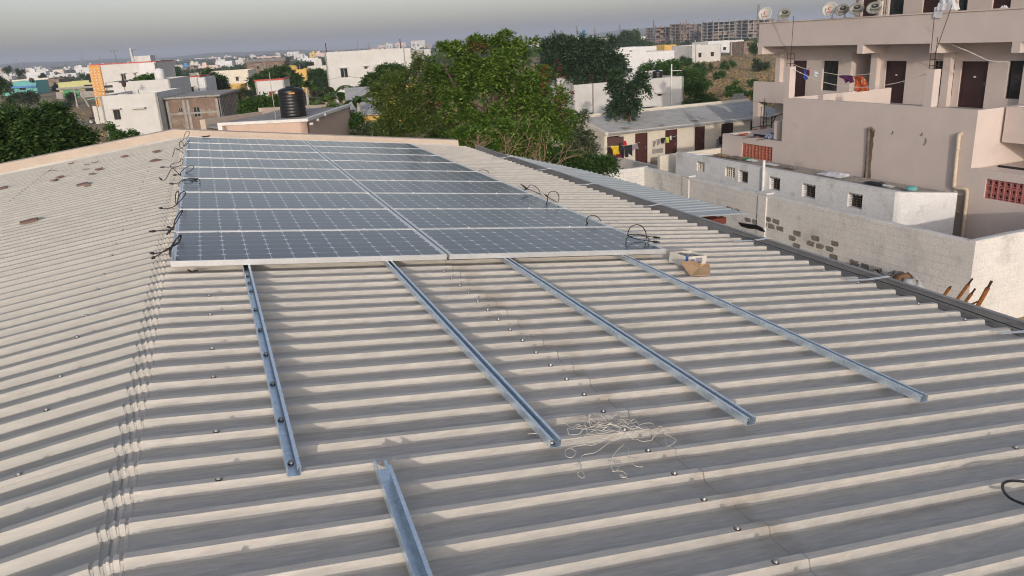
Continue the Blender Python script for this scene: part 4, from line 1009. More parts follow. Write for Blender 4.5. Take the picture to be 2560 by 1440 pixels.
# satellite dishes
def text_mesh(body, size, origin, ex, ez, name, m_, parent, depth=.004):
    c = bpy.data.curves.new(name, 'FONT'); c.body = body; c.size = size; c.align_x = 'CENTER'; c.align_y = 'CENTER'; c.extrude = depth/2
    o = bpy.data.objects.new(name, c); S.collection.objects.link(o); bpy.context.view_layer.update()
    me = bpy.data.meshes.new_from_object(o.evaluated_get(bpy.context.evaluated_depsgraph_get())); bpy.data.objects.remove(o)
    ex = Vector(ex).normalized(); ez = Vector(ez).normalized(); ny = ex.cross(ez)
    off = OFF.get(parent) or Vector()
    for v in me.vertices: x, y, z = v.co; v.co = Vector(origin)-off + ex*x + ez*y + ny*z
    me.materials.clear(); me.materials.append(m_)
    k = bpy.data.objects.new(name, me); S.collection.objects.link(k); k.parent = parent; OFF[k] = OFF.get(parent); return k
def dish(px, py, kind, label, face=-25, ry=None):
    s, _ = bt(px, py, TP+.06); c = Q(TP-.12, s, ZT + (.42 if kind == 'w' else .33)); r_ = .39 if kind == 'w' else .35
    o = thing('satellite_dish', label, 'satellite dish', Q(TP+.06, s, ZT), None, 'satellite dishes along the apartment parapet')
    az = math.atan2(CAM.y-c.y, CAM.x-c.x)+R(face); ax = Vector((math.cos(az)*math.cos(R(22)), math.sin(az)*math.cos(R(22)), math.sin(R(22))))
    ex = Vector((-math.sin(az), math.cos(az), 0)); ez = ax.cross(ex)
    sq = .93 if kind == 'w' else .80
    q = MB(); vs = []; N = 28
    for lay, offz in ((0, 0), (1, -.02)):
        for i in range(6):
            f = i/5
            for j in range(N): a = 2*math.pi*j/N; vs.append(c + ex*(r_*f*math.cos(a)) + ez*(r_*sq*f*math.sin(a)) + ax*(.13*f*f-.08+offz))
    fs = [(l*6*N+i*N+j, l*6*N+i*N+(j+1) % N, l*6*N+(i+1)*N+(j+1) % N, l*6*N+(i+1)*N+j) for l in (0, 1) for i in range(5) for j in range(N)] + [(5*N+j, 5*N+(j+1) % N, 11*N+(j+1) % N, 11*N+j) for j in range(N)]
    q.add(vs, fs); dm = q.build('dish', M['dishw' if kind == 'w' else 'dishg'], o, True)
    lo = c - ez*(r_*sq) ; tip = c + ax*.42 - ez*(r_*.55)
    q = MB(); q.tube([lo+ax*.04, tip], .012, 6); q.tube([tip-ax*.02, tip+ez*.09-ax*.03], .03, 8); q.build('feed_arm', M['steel'], o)
    q = MB(); q.tube([Q(TP+.06, s, ZT), Q(TP+.06, s, ZT+.16), c-ax*.1], .022, 7); q.qbox(TP+.0, TP+.12, s-.07, s+.07, ZT, ZT+.015); q.build('mount', M['steel'], o)
    up = ax*.012
    if kind == 'w':
        pts = [c+up+ax*-.045+ex*(.085*math.cos(a)*(1-.25*a/6))+ez*(.05+.075*math.sin(a)*(1-.2*a/6)) for a in [x*.35 for x in range(2, 16)]]
        q = MB(); q.tube(pts, [.006+.018*math.sin(math.pi*i/13) for i in range(14)], 6); q.build('red_swirl', M['inkr'], dm)
        text_mesh('airtel', .13, c+up-ez*.12-ax*.04, ex, ez, 'brand_text', M['inkr'], dm)
    else:
        q = MB(); vs = [c+up*1.6-ax*.03+ex*(.15*math.cos(2*math.pi*j/20))+ez*(.11+.085*math.sin(2*math.pi*j/20)) for j in range(20)]; q.prism(vs, ax*.012); q.build('black_oval', M['ink'], dm)
        text_mesh('d2h', .10, c+up*3.0-ax*.012+ez*.11, ex, ez, 'oval_text', M['dishw'], dm)
        text_mesh('videocon', .135, c+up-ez*.06-ax*.035, ex, ez, 'brand_text', M['ink'], dm)
dish(1919, 40, 'w', 'white satellite dish at the far left corner of the parapet')
dish(1968, 40, 'g', 'grey satellite dish second from the left, beside the white corner dish', -15)
dish(2081, 28, 'w', 'white satellite dish in the middle of the parapet with red lettering')
dish(2113, 30, 'g', 'grey satellite dish overlapping the middle white one', -30)
dish(2149, 24, 'g', 'grey satellite dish before the dark upper doorway', -20)
dish(2193, 22, 'g', 'grey satellite dish rightmost, by the starter bars', -20)

# ================================================================== ROW OF ROOMS (SHED)
SS = 40.5; ZE = 2.15
shed = thing('room_row', 'long low row of rented rooms under a corrugated cement sheet roof with maroon doors', 'shed', Q(29, SS, 0))
T0, T1 = 23.35, 37.5
O = Q(T0, SS, 0); e = DT; n = -DA
def sx(x, y): return bs(x, y, SS)[0]
dh = [(sx(1518, 352), sx(1551, 350)), (sx(1588, 350), sx(1619, 345)), (sx(1663, 350), sx(1693, 345)), (sx(1737, 345), sx(1762, 340)), (sx(1803, 330), sx(1833, 326)), (sx(1876, 310), sx(1905, 305))]
holes = [(a-T0, b-T0, .15, 2.06) for a, b in dh]
q = MB(); wall_holes(q, O, e, n, T1-T0, 2.28, holes, .2); 
q.prism([Q(T0, SS+.2, 0), Q(T0, SS+4.2, 0), Q(T0, SS+4.2, 3.0), Q(T0, SS+.2, 2.3)], DT*.2); q.qbox(T0, T1, SS+4.0, SS+4.2, 0, 2.9)
q.build('wall', M['cream'], shed)
q = MB(); q.qbox(T0-.04, T1, SS+4.21, SS+4.40, 0, 3.02); q.prism([Q(T0-.07, SS-.25, ZE+.02), Q(T0-.07, SS+4.35, 2.98), Q(T0-.07, SS+4.35, 3.12), Q(T0-.07, SS-.25, ZE+.20)], DT*.2); q.build('parapet', M['cream'], shed)
q = MB(); q.qbox(T0, T1, SS+.5, SS+.55, 0, 2.1); q.build('dark_inside', M['dark'], shed)
for k, h in enumerate(holes):
    if k == 0:
        q = MB(); a = Q(T0+h[0]+.05, SS+.02, .15); q.prism([a, a+DT*.95-DA*.25, a+DT*.95-DA*.25+Vector((0, 0, 1.85)), a+Vector((0, 0, 1.85))], DA*.04); q.build('door', M['maroon'], shed)
    else: door(shed, O, e, n, h, 'maroon' if k < 4 else 'maroond', .05, True)
q = MB(); vs = []; N = int((T1-T0)/.146*6)
for i in range(5):
    f = i/4
    for j in range(N+1): vs.append(Q(T0+.14+(T1-T0-.14)*j/N, SS-.35+4.5*f, ZE+.04+.68*f+.028*math.sin(2*math.pi*j/6)))
q.add(vs, [(i*(N+1)+j, i*(N+1)+j+1, (i+1)*(N+1)+j+1, (i+1)*(N+1)+j) for i in range(4) for j in range(N)])
q.build('sheet_roof', M['asb'], shed)
q = MB()
for j in range(1, 13):
    t = T0+.14+j*1.05
    for k in range(1): q.qbox(t, t+.02, SS-.36, SS+4.1, 2.2, 2.2001)
# patch under the window line
q = MB(); s0, z0 = bs(1630, 385, SS); s1, z1 = bs(1658, 370, SS); q.qbox(s0, s1, SS-.004, SS-.001, z0, z1); q.build('grey_patch', M['conc'], shed)
# a step of blocks
q = MB(); a = bs(1640, 400, SS-.8)[0]; q.qbox(a, a+2.4, SS-1.2, SS-.3, 0, .42); q.qbox(a, a+1.2, SS-.9, SS-.3, .42, .55)
tag(q.build('block_step', M['conc']), 'grey concrete block step in front of the maroon doors', 'step')
# tin fence
q = MB(); vs = []; ta, tb_ = sx(1762, 362)-.2, sx(1822, 356)+.3; N = 60
for z in (0, 1.35):
    for j in range(N+1): vs.append(Q(ta+(tb_-ta)*j/N, SS-1.4+.02*math.sin(j*1.3), z+(.05*math.sin(j*.4) if z else 0)))
q.add(vs, [(j, j+1, N+2+j, N+1+j) for j in range(N)]); b_ = len(q.v); q.add([v+DA*.004 for v in vs], [(N+1+j, N+2+j, j+1, j) for j in range(N)])
tag(q.build('tin_fence', M['steel']), 'grey corrugated tin fence sheet standing before the dark door', 'fence')
# low lime wall left of the yard
q = MB(); q.qbox(23.2, 23.4, 30.5, SS-.1, 0, 1.05); q.qbox(23.4, 26.5, 30.5, 30.7, 0, 1.0); tag(q.build('yard_wall', M['offwh']), 'low whitewashed yard wall running towards the row of rooms', 'wall')
q = MB(); q.qbox(19.5, 23.2, 44.6, 44.8, 0, 1.75); tag(q.build('garden_wall', M['cream']), 'cream garden wall left of the row of rooms behind the bushes', 'wall')
# grey blocks on the back parapet
for i, (dt, dz) in enumerate(((0, 0), (.42, 0), (.84, 0), (.2, .2), (.64, .2))):
    o = thing('concrete_block', 'grey hollow concrete block stacked on the shed parapet beside the apartments', 'block', Q(36.0+dt, SS+4.22, 3.02+dz), None, 'concrete blocks stacked on the shed parapet')
    q = MB(); P = Q(36.0+dt, SS+4.22, 3.02+dz); q.ob(P, DT*.40, DA*.18, (0, 0, .195)); q.ob(P+DT*.06-DA*.001, DT*.28, DA*.002, (0, 0, .15)); q.build('block_body', M['conc'], o, bevel=.008)
# starter bars of a column in the yard and its clamp pole
yc = thing('column_bars', 'bare rusted column bars tied with stirrups rising before the shed roof', 'bars', Q(27.6, 32.2, 0))
q = MB()
for a, b, h in ((-.1, -.1, 4.2), (.1, -.1, 3.6), (-.1, .1, 3.9), (.1, .1, 4.3)): q.tube([Q(28+a, 32.2+b, 0), Q(28+a, 32.2+b, h)], .016, 5)
q.build('upright_bars', M['rebar'], yc)
q = MB()
for z in np.arange(1.8, 3.4, .22): q.tube([Q(28+x*.12, 32.2+y*.12, z) for x, y in ((-1, -1), (1, -1), (1, 1), (-1, 1), (-1, -1))], .010, 5)
q.build('stirrup', M['rebar'], yc)
fr = thing('welded_rack', 'black welded steel frame standing beside the bare column bars', 'rack', Q(28.3, 32, 0))
q = MB(); q.tube([Q(28.35, 32, 1.9), Q(28.35, 32, 3.4)], .03, 6); q.tube([Q(28.35, 32, 3.35), Q(31, 33.5, 3.35)], .03, 6); q.tube([Q(28.35, 32, 3.0), Q(28.9, 32.3, 3.35)], .025, 6); q.tube([Q(27.0, 32, 2.95), Q(28.35, 32, 2.95)], .02, 6); q.build('welded_tube', M['rubber'], fr)
# washing in front of the rooms
Z4 = lambda L: [(1400+x*.25, 40+y*.25) for x, y in L]
def gs(poly, s, mm, label, folds=.04):
    P3 = []
    for x, y in poly: t, z = bs(x, y, s); P3.append(Q(t, s, z))
    n_ = len(P3); cen = sum(P3, Vector())/n_; vs = []
    for f in (1, .6): vs += [cen+(P-cen)*f+DA*(folds*math.sin(P.dot(DT)*21+f*3)) for P in P3]
    vs.append(cen); fs = [(i, (i+1) % n_, n_+(i+1) % n_, n_+i) for i in range(n_)]+[(n_+i, n_+(i+1) % n_, 2*n_) for i in range(n_)]
    b_ = len(vs); fs2 = [tuple(b_+k for k in f)[::-1] for f in fs]; vs2 = [v+DA*.012 for v in vs]
    q = MB(); q.add(vs+vs2, fs+fs2+[(i, b_+i, b_+(i+1) % n_, (i+1) % n_) for i in range(n_)]); tag(q.build('hanging_cloth', M[mm]), label, 'clothes')
SC = SS-1.7
gs(Z4([(505, 1300), (590, 1297), (585, 1330), (600, 1380), (530, 1388), (525, 1340)]), SC, 'cyellow', 'bright yellow shirt on the line before the first maroon door')
gs(Z4([(588, 1297), (635, 1295), (625, 1350), (575, 1352)]), SC, 'cblack', 'black cloth on the line right of the yellow shirt')
gs(Z4([(628, 1250), (655, 1245), (672, 1290), (640, 1302)]), SC+.03, 'cred', 'small red cloth above the black trousers on the line')
gs(Z4([(645, 1300), (720, 1285), (722, 1400), (690, 1375), (680, 1412), (655, 1410)]), SC, 'cblack', 'black trousers hanging beside the second maroon door')
gs(Z4([(715, 1290), (770, 1270), (790, 1330), (750, 1325), (735, 1345)]), SC+.02, 'cgrey', 'grey shirt rightmost on the lower line')
gs(Z4([(968, 1232), (1000, 1230), (995, 1260), (985, 1295), (966, 1295)]), SC+.6, 'cgrey', 'grey shorts on the wall line between two maroon doors')
gs(Z4([(1003, 1222), (1055, 1215), (1040, 1265), (1010, 1275)]), SC+.6, 'cblack', 'dark shirt on the wall line right of the grey shorts')
gs(Z4([(1055, 1212), (1085, 1210), (1088, 1265), (1060, 1268)]), SC+.6, 'clime', 'lime yellow shirt on the wall line by the third door')
gs(Z4([(1100, 1200), (1117, 1197), (1117, 1240), (1100, 1240)]), SC+.6, 'cwhite', 'small white cloth before the third maroon door')
gs(Z4([(1118, 1195), (1155, 1192), (1150, 1240), (1125, 1245)]), SC+.6, 'cblack', 'black cloth hanging across the third maroon door')
gs(Z4([(1585, 1205), (1625, 1200), (1630, 1280), (1600, 1285)]), SC+.1, 'cblack', 'black cloth hung over the tin fence')
def sline(p0, p1, s, lb):
    t0, z0 = bs(*p0, s); t1, z1 = bs(*p1, s); q = MB(); q.tube(sag(Q(t0, s, z0), Q(t1, s, z1), .06), .008, 5); tag(q.build('clothes_line', M['thread']), lb, 'clothes line')
sline((1515, 366), (1600, 356), SC, 'lower clothes line carrying the yellow shirt before the rooms'); sline((1638, 349), (1695, 338), SC+.6, 'wall clothes line carrying the lime shirt')
q = MB(); crumple(.9, .5, .35, 51)(q, Q(23.3, 39.2, 1.02)); tag(q.build('red_blanket', M['cmaroon']), 'dark red flowered blanket over the yard wall left of the first door', 'blanket')

# ================================================================== HOUSES OF THE TOWN
def house(name, label, cat, front, az, depth, wall, d=None, wins=(), side=(), ph=.5, group=None, base=None, trim=None, shade=True, frame='frame', detail=True, doors=(), h=None):
    """front = (xl, xr, ytop, ybase) of the front face in the photograph; az = bearing of the side walls."""
    xl, xr, yt, yb = front
    P0 = at(xl, yb, d) if d else ground_hit(xl, yb)
    P0.z = gnd(math.hypot(P0.x-CAM.x, P0.y-CAM.y)) if base is None else base
    sd = Vector((math.sin(R(az)), math.cos(R(az)), 0)); e = Vector((math.cos(R(az)), -math.sin(R(az)), 0)); n = -sd
    def f(x, y, O=P0, e=e):
        r = ray(x, y); nn = Vector((-e.y, e.x, 0)); k = (O-CAM).dot(nn)/r.dot(nn); P = CAM+r*k; return (P-O).dot(e), P.z-O.z
    W = f(xr, yt)[0]; r = ray(xl, yt); dd = math.hypot(P0.x-CAM.x, P0.y-CAM.y)
    H = h if h else CAM.z + r.z/math.hypot(r.x, r.y)*dd - P0.z
    o = thing(name, label, cat, P0, None, group)
    def rect(w_, O, e):
        x0, y0, x1, y1 = w_; a0, z1 = f(x0, y0, O, e); a1, z0 = f(x1, y1, O, e); return (a0, a1, z0, z1)
    if not detail: wins = wins[:2]
    hol = [rect(w_, P0, e) for w_ in wins]; dol = [rect(w_, P0, e) for w_ in doors]
    dol = [(a, b, .02, z1) for a, b, z0, z1 in dol]
    OS = P0+e*W; hs2 = [rect(w_, OS, sd) for w_ in side]
    q = MB(); wall_holes(q, P0, e, n, W, H, hol+dol, .2); wall_holes(q, OS, sd, e, depth, H-.001, hs2, .2)
    wall_holes(q, P0+sd*depth, -sd, -e, depth, H-.002, (), .2); wall_holes(q, OS+sd*depth, -e, sd, W, H-.001, (), .2)
    q.build('wall', M[wall], o)
    q = MB(); q.ob(P0+e*.2+sd*.2+Vector((0, 0, H-ph-.15)), e*(W-.4), sd*(depth-.4), (0, 0, .15)); q.build('roof', M['conc' if wall != 'conc' else 'dconc'], o)
    for hh, O_, e_, n_ in [(k, P0, e, n) for k in hol]+[(k, OS, sd, e) for k in hs2]:
        wd = window(o, O_, e_, n_, hh, frame, 'glass' if frame != 'none' else 'dark', .10, 1 if detail else 0)
        if shade:
            q = MB(); leafbox(q, O_, e_, n_, hh[0]-.2, hh[1]+.2, hh[3]+.06, hh[3]+.14, -.42, -.003); q.build('sunshade', M[wall], wd)
    for hh in dol: door(o, P0, e, n, hh, 'maroon', .08, False)
    if trim:
        q = MB(); z = H; q.ob(P0-e*.08+n*.08+Vector((0, 0, z+.003)), e*(W+.16), sd*.3, (0, 0, .16)); q.ob(OS+e*.08-e*.3+sd*.225+Vector((0, 0, z+.004)), e*.3, sd*(depth-.3), (0, 0, .15)); q.build('roof_trim', M[trim], o)
    return o, dict(P0=P0, e=e, n=n, sd=sd, W=W, H=H, f=f, OS=OS, depth=depth)
Za = lambda x, y: (x/4, 60+y/4)
Zb = lambda x, y: (400+x/4, 60+y/4)
Zd = lambda x, y: (1400+x/4, 40+y/4)
def rc(Z, *L): return [(*Z(a, b), *Z(c, d)) for a, b, c, d in L]
# two-storey white house with the orange lattice strip
hA, A = house('white_house', 'two-storey white house with an orange lattice strip and red roof line', 'house', (241, 391, 163, 244), 13, 11, 'white', 150, rc(Za, (1205, 500, 1265, 560), (1337, 492, 1365, 520), (1410, 488, 1460, 530)), trim='red', frame='wframe')
P0, e, n, sd = A['P0'], A['e'], A['n'], A['sd']
q = MB(); w_ = 1.75
q.ob(P0+n*.01-e*.15, e*w_, n*.25, (0, 0, A['H']-.05)); q.build('lattice_backing', M['orange'], hA)
q = MB(); nz_ = 15
for j in range(nz_):
    for i in range(3):
        z = .3+j*(A['H']-.6)/nz_; x = i*w_/3+.02
        b_ = P0-e*.13+n*.262+e*x+Vector((0, 0, z)); q.prism([b_, b_+e*.30+Vector((0, 0, .12)), b_+e*.48+Vector((0, 0, .36)), b_+e*.16+Vector((0, 0, .24))], n*.05)
q.build('lattice', M['white'], hA)
q = MB(); q.ob(P0+e*(A['W']-2.6)+n*.004-n*2+Vector((0, 0, 0)), e*2.5, n*2.7, (0, 0, A['H']-.1)); q.build('stair_bay', M['whiteb'], hA)
c = P0+e*(A['W']-.6)+sd*3+Vector((0, 0, A['H'])); q = MB(); q.ob(c-e*4, e*3, sd*3, (0, 0, 1.1)); q.ob(c-e*4.1, e*.25, sd*.25, (0, 0, 2.4)); q.build('stair_head', M['white'], hA)
for k in (.35, .62):
    q = MB(); b_ = P0+e*(A['W']*k)+sd*2+Vector((0, 0, A['H'])); q.tube([b_-Vector((0, 0, 1)), b_+Vector((0, 0, 2.2))], .05, 5); q.tube([b_+Vector((0, 0, 2.1))-e*.7, b_+Vector((0, 0, 2.1))+e*.7], .04, 5); q.build('aerial', M['steel'], hA)
# white tank on a stand beside it
def tank(c, r_, h, mm, name, label, rings=6):
    o = thing(name, label, 'water tank', c); pr = [(0, 0), (r_, 0)]
    for i in range(rings): z = h*.08+(h*.72)*i/rings; st = h*.72/rings; pr += [(r_, z), (r_*.986, z+st*.18), (r_*.986, z+st*.35), (r_, z+st*.5)]
    pr += [(r_, h*.86), (r_*.95, h*.905), (r_*.6, h*.955), (r_*.36, h*.962), (r_*.36, h), (0, h)]
    q = MB(); q.lathe(c, pr, 32); q.build('tank_body', M[mm], o, True); return o
tk = tank(at(401, 199, 100), .55, 1.25, 'whiteb', 'water_tank', 'white plastic water tank standing behind the flat white roof')
# single-storey white house in front of it
hB, B_ = house('white_house', 'plain white single-storey house with one brown window, in front of the lattice house', 'house', (267, 393, 239, 329), 13, 9, 'white', 84, rc(Za, (1127, 860, 1215, 955)), rc(Za, (1660, 830, 1700, 905)), trim=None, h=None)
P0, e, n, sd = B_['P0'], B_['e'], B_['n'], B_['sd']
a0, z0 = B_['f'](*Za(1325, 850)); a1, _ = B_['f'](*Za(1462, 850)); q = MB(); leafbox(q, P0, e, n, a0, a1, z0, z0+.12, -.5, -.003); q.build('sunshade', M['white'], hB)
q = MB(); q.ob(P0+sd*3.2+e*.6+Vector((0, 0, B_['H']-.45)), e*.9, sd*.7, (0, 0, .4)); q.build('roof_box', M['offwh'], hB)
q = MB(); q.ob(P0+sd*1.5+e*2.8+Vector((0, 0, B_['H']-.45)), e*.25, sd*.25, (0, 0, .75)); q.build('roof_vent', M['offwh'], hB)
hB2, B2 = house('white_house', 'white house with a striped parapet corner behind the plain white one', 'house', (272, 425, 206, 260), 13, 9, 'white', 100)
q = MB(); P0, e, n = B2['P0'], B2['e'], B2['n']
for k in range(3): q.ob(P0+n*.02-e*.1+Vector((0, 0, B2['H']-.55-k*.55)), e*.9, n*.03, (0, 0, .25))
q.build('black_stripes', M['ink'], hB2)
# scarecrow on the roof
sc_ = thing('scarecrow', 'dark scarecrow figure on a thin pole on the white roof', 'scarecrow', at(313, 228, 95))
q = MB(); c = at(313, 228, 95); q.tube([c-Vector((0, 0, 1)), c+Vector((0, 0, .5))], .03, 5); q.build('pole', M['rebar'], sc_)
q = MB(); q.tube([c+Vector((0, 0, .45)), c+Vector((0, 0, .75)), c+Vector((0, 0, 1.05)), c+Vector((0, 0, 1.12))], [.16, .24, .2, .07], 8); q.lathe(c+Vector((0, 0, 1.2)), [(0, -.12), (.09, -.06), (.11, 0), (.08, .08), (0, .12)], 8); q.tube([c+Vector((-.45, 0, .95)), c+Vector((.45, 0, .95))], .05, 6); q.build('stuffed_body', M['rebar'], sc_)
# unfinished brick house
hC, C_ = house('unfinished_house', 'unfinished single-storey brick house with a flat slab and bare window holes', 'house', (426, 543, 247, 321), 13, 10, 'brick', 84, rc(Zb, (178, 838, 232, 885), (325, 830, 412, 930)), rc(Zb, (632, 790, 680, 890), (720, 770, 760, 860)), ph=.05, shade=False, frame='none' if False else 'pole')
P0, e, n, sd, OS = C_['P0'], C_['e'], C_['n'], C_['sd'], C_['OS']
q = MB()
for k in (.02, .34, .42, .98): q.ob(P0+e*(C_['W']*k-.12)+n*.03, e*.24, n*.03-n*.06, (0, 0, C_['H']-.2)) if False else q.ob(P0+e*(C_['W']*k-.12)+n*.004, e*.24, n*.04, (0, 0, C_['H']-.2))
q.ob(P0+n*.003-e*.02+Vector((0, 0, C_['H']*.62)), e*C_['W'], n*.03, (0, 0, .16)); q.build('concrete_column', M['conc'], hC)
q = MB(); q.ob(P0-e*.25+n*.3+Vector((0, 0, C_['H']-.02)), e*(C_['W']+.6), sd*(C_['depth']+.6), (0, 0, .16)); q.build('roof_slab', M['conc'], hC)
for k in range(14): q = MB(); q.tube([OS+e*.12+sd*(.3+k*.7), OS+e*.12+sd*(.3+k*.7)+Vector((0, 0, C_['H']))], .05, 5); q.build('scaffold_pole', M['conc'], hC)
# red-trimmed white house, cream house, small ones
hD, D_ = house('white_house', 'white house with red trim and a small red emblem on its parapet', 'house', (395, 500, 198, 243), 13, 6, 'white', 118, rc(Za, (1895, 632, 1945, 690)), trim='red')
hD2, D2 = house('white_house', 'white block with a louvre panel at the end of the red trimmed house', 'house', (497, 514, 194, 232), 13, 6, 'whiteb', 116)
q = MB(); 
for k in range(9): q.ob(D2['P0']+D2['n']*.01+D2['e']*.15+Vector((0, 0, .9+k*.17)), D2['e']*max(.4, D2['W']*.65), D2['n']*.06, (0, 0, .08))
q.build('louvre', M['conc'], hD2)
house('cream_house', 'long cream single-storey house with two brown windows behind the small tree', 'house', (478, 621, 183, 216), 13, 9, 'cream', 165, rc(Zb, (632, 540, 670, 575), (755, 530, 790, 568)), trim=None)
hG, G_ = house('unfinished_house', 'unfinished two-storey grey brown house with dark window holes', 'house', (622, 712, 157, 212), 13, 9, 'brick', 190, rc(Zb, (962, 415, 1000, 455), (1130, 405, 1175, 455), (912, 418, 938, 436), (1088, 408, 1110, 428)), shade=False, frame='pole')
q = MB(); P0, e, n, sd = G_['P0'], G_['e'], G_['n'], G_['sd']; q.ob(P0-e*.3+n*.4+Vector((0, 0, G_['H']+.01)), e*(G_['W']+.6), sd*(9.8), (0, 0, .7)); q.ob(P0+n*.01+e*G_['W']*.46, e*.5, n*.25, (0, 0, G_['H'])); q.build('roof_band', M['dconc'], hG)
hF, F_ = house('yellow_house', 'two-storey yellow house with a rounded roof turret among trees', 'house', (690, 767, 177, 226), 13, 8, 'yellow', 150)
q = MB(); c = F_['P0']+F_['e']*3+F_['sd']*2+Vector((0, 0, F_['H'])); q.lathe(c-Vector((0, 0, .3)), [(1.1, 0), (1.1, .7), (.8, 1.0), (0, 1.1)], 12); q.build('roof_turret', M['yellow'], hF)
house('yellow_wall_house', 'low bright yellow walled house in front of the cream one', 'house', (545, 604, 214, 236), 13, 5, 'yellow', 140)
hE, E_ = house('white_house', 'small white house with red trim lines and a red swirl emblem by the black tank', 'house', (644, 710, 203, 252), 13, 5, 'white', 98, rc(Zb, (1090, 680, 1155, 755)), trim='red')
P0, e, n, W_, H_ = E_['P0'], E_['e'], E_['n'], E_['W'], E_['H']
q = MB(); q.ob(P0-e*.1+n*.01+Vector((0, 0, H_*.42)), e*(W_+.2), n*.35, (0, 0, .14)); q.build('red_band', M['red'], hE)
q = MB()
for k in range(3): z = H_*.62+k*.2; q.tube([P0+n*.03+e*(W_*.45)+Vector((0, 0, z)), P0+n*.03+e*(W_*.45+.28)+Vector((0, 0, z+.12)), P0+n*.03+e*(W_*.45+.56)+Vector((0, 0, z))], .06, 5)
q.build('red_emblem', M['red'], hE)
# big white house
hI, I_ = house('white_house', 'large plain two-storey white house left of the big tree', 'house', (825, 1029, 131, 240), 8, 10, 'white', 124, rc(Zb, (1800, 445, 1885, 535), (2040, 425, 2080, 452), (2165, 415, 2205, 445), (2340, 410, 2415, 480), (1810, 622, 1850, 660)), frame='wframe')
P0, e, n, sd = I_['P0'], I_['e'], I_['n'], I_['sd']
for k in (.02, .88):
    q = MB(); b_ = P0+e*(I_['W']*k)+sd*.5+Vector((0, 0, I_['H']-.5)); q.tube([b_, b_+Vector((0, 0, 1.9))], .07, 5); q.build('roof_post', M['rebar'], hI)
q = MB(); q.tube([P0+e*(I_['W']*.91)+n*.08, P0+e*(I_['W']*.91)+n*.08+Vector((0, 0, I_['H']+.6))], .07, 5); q.build('drain_pipe', M['conc'], hI)
house('grey_house', 'grey unfinished concrete house peeping out between the white house and the big tree', 'house', (1030, 1060, 126, 150), 8, 10, 'conc', 170, rc(lambda x, y: (900+x/4, 40+y/4), (535, 355, 570, 385)), shade=False)
# teal, beige and lime houses on the left
hJ, J_ = house('teal_house', 'bright teal green house at the left edge of the town', 'house', (38, 90, 204, 238), 13, 8, 'teal', None, rc(Za, (190, 640, 260, 660)))
q = MB(); P0, e, n = J_['P0'], J_['e'], J_['n']; q.ob(P0-e*2.2+n*2, e*9, n*.2, (0, 0, .9)); q.build('front_wall', M['teal'], hJ)
q = MB(); q.ob(P0-e*.3+n*.9+Vector((0, 0, J_['H']*.52)), e*(J_['W']+.4), n*.2-n*1.0, (0, 0, .5)); q.build('balcony', M['blue'], hJ)
house('beige_house', 'long beige house behind the teal one', 'house', (33, 123, 200, 222), 13, 9, 'cream', 300)
house('beige_house', 'small brown grey house between the beige and the lime ones', 'house', (122, 148, 198, 222), 13, 8, 'brick', 290, [(133, 206, 143, 218)], shade=False)
hK, K_ = house('lime_house', 'pale yellow green house with grey bands and a green gate', 'house', (152, 250, 206, 246), 13, 8, 'lime', None, rc(Za, (840, 610, 950, 632), (850, 645, 960, 668)))
P0, e, n, W_, H_ = K_['P0'], K_['e'], K_['n'], K_['W'], K_['H']
q = MB(); q.ob(P0-e*.2+n*.01+Vector((0, 0, H_*.55)), e*(W_+.3), n*.9, (0, 0, .45)); q.build('grey_band', M['conc'], hK)
q = MB(); q.ob(P0+e*W_*.18+n*2, e*W_*.36, n*.12, (0, 0, 1.9)); q.build('green_gate', M['green'], hK)
q = MB(); q.ob(P0+e*W_*.56+n*2, e*W_*.5, n*.2, (0, 0, 1.3)); q.ob(P0-e*W_*.0+n*2, e*W_*.16, n*.2, (0, 0, 1.5)); q.build('front_wall', M['conc'], hK)
# teal awning shed and grey rooms beside the lane
aw = thing('awning_shed', 'small open shed with a teal sheet roof on thin posts behind the motorcycle', 'shed', ground_hit(240, 300))
c = at(243, 250, 118); c.z = 0; ex = Vector((math.cos(R(13)), -math.sin(R(13)), 0)); ey = Vector((math.sin(R(13)), math.cos(R(13)), 0))
q = MB(); q.ob(c-ex*1.2+Vector((0, 0, 3.15)), ex*2.2+Vector((0, 0, .2)), ey*3, (0, 0, .08)); q.build('sheet_roof', M['teal'], aw)
for a_, b__ in ((-1, .1), (.7, .1), (-1, 2.8), (.7, 2.8)): q = MB(); q.tube([c+ex*a_+ey*b__, c+ex*a_+ey*b__+Vector((0, 0, 3.2))], .05, 5); q.build('post', M['rebar'], aw)
q = MB(); q.ob(c+ex*-.6+ey*.4, ex*1.4, ey*.5, (0, 0, 2.2)); q.ob(c-ex*.85+ey*.2, ex*.5, ey*.4, (0, 0, 2.3)); q.build('wall', M['offwh'], aw)
# white houses on the right
N1s = 62.0; l = bs(1432, 225, N1s); 
hN, N_ = house('white_house', 'wide white single-storey house behind the row of rooms, with a small black tank on top', 'house', (1432, 1709, 213, 300), -2.3, 9, 'white', 66, rc(Zd, (830, 915, 935, 955), (975, 782, 1022, 797)), trim=None)
P0, e, n, sd, W_, H_ = N_['P0'], N_['e'], N_['n'], N_['sd'], N_['W'], N_['H']
q = MB(); q.ob(P0+e*W_*.17+n*.01, e*.12, n*.08, (0, 0, H_)); q.build('drain_pipe', M['conc'], hN)
for k in (.05, .07, .165, .18, .3, .315): q = MB(); q.tube([P0+e*W_*k+sd*.1+Vector((0, 0, H_-.3)), P0+e*W_*k+sd*.1+Vector((0, 0, H_+.75))], .02, 4); q.build('starter_bar', M['rebar'], hN)
q = MB(); q.ob(P0+sd*3+e*.2+Vector((0, 0, H_-.5)), e*(W_-.4), sd*.15, (0, 0, 1.0)); q.build('inner_parapet', M['white'], hN)
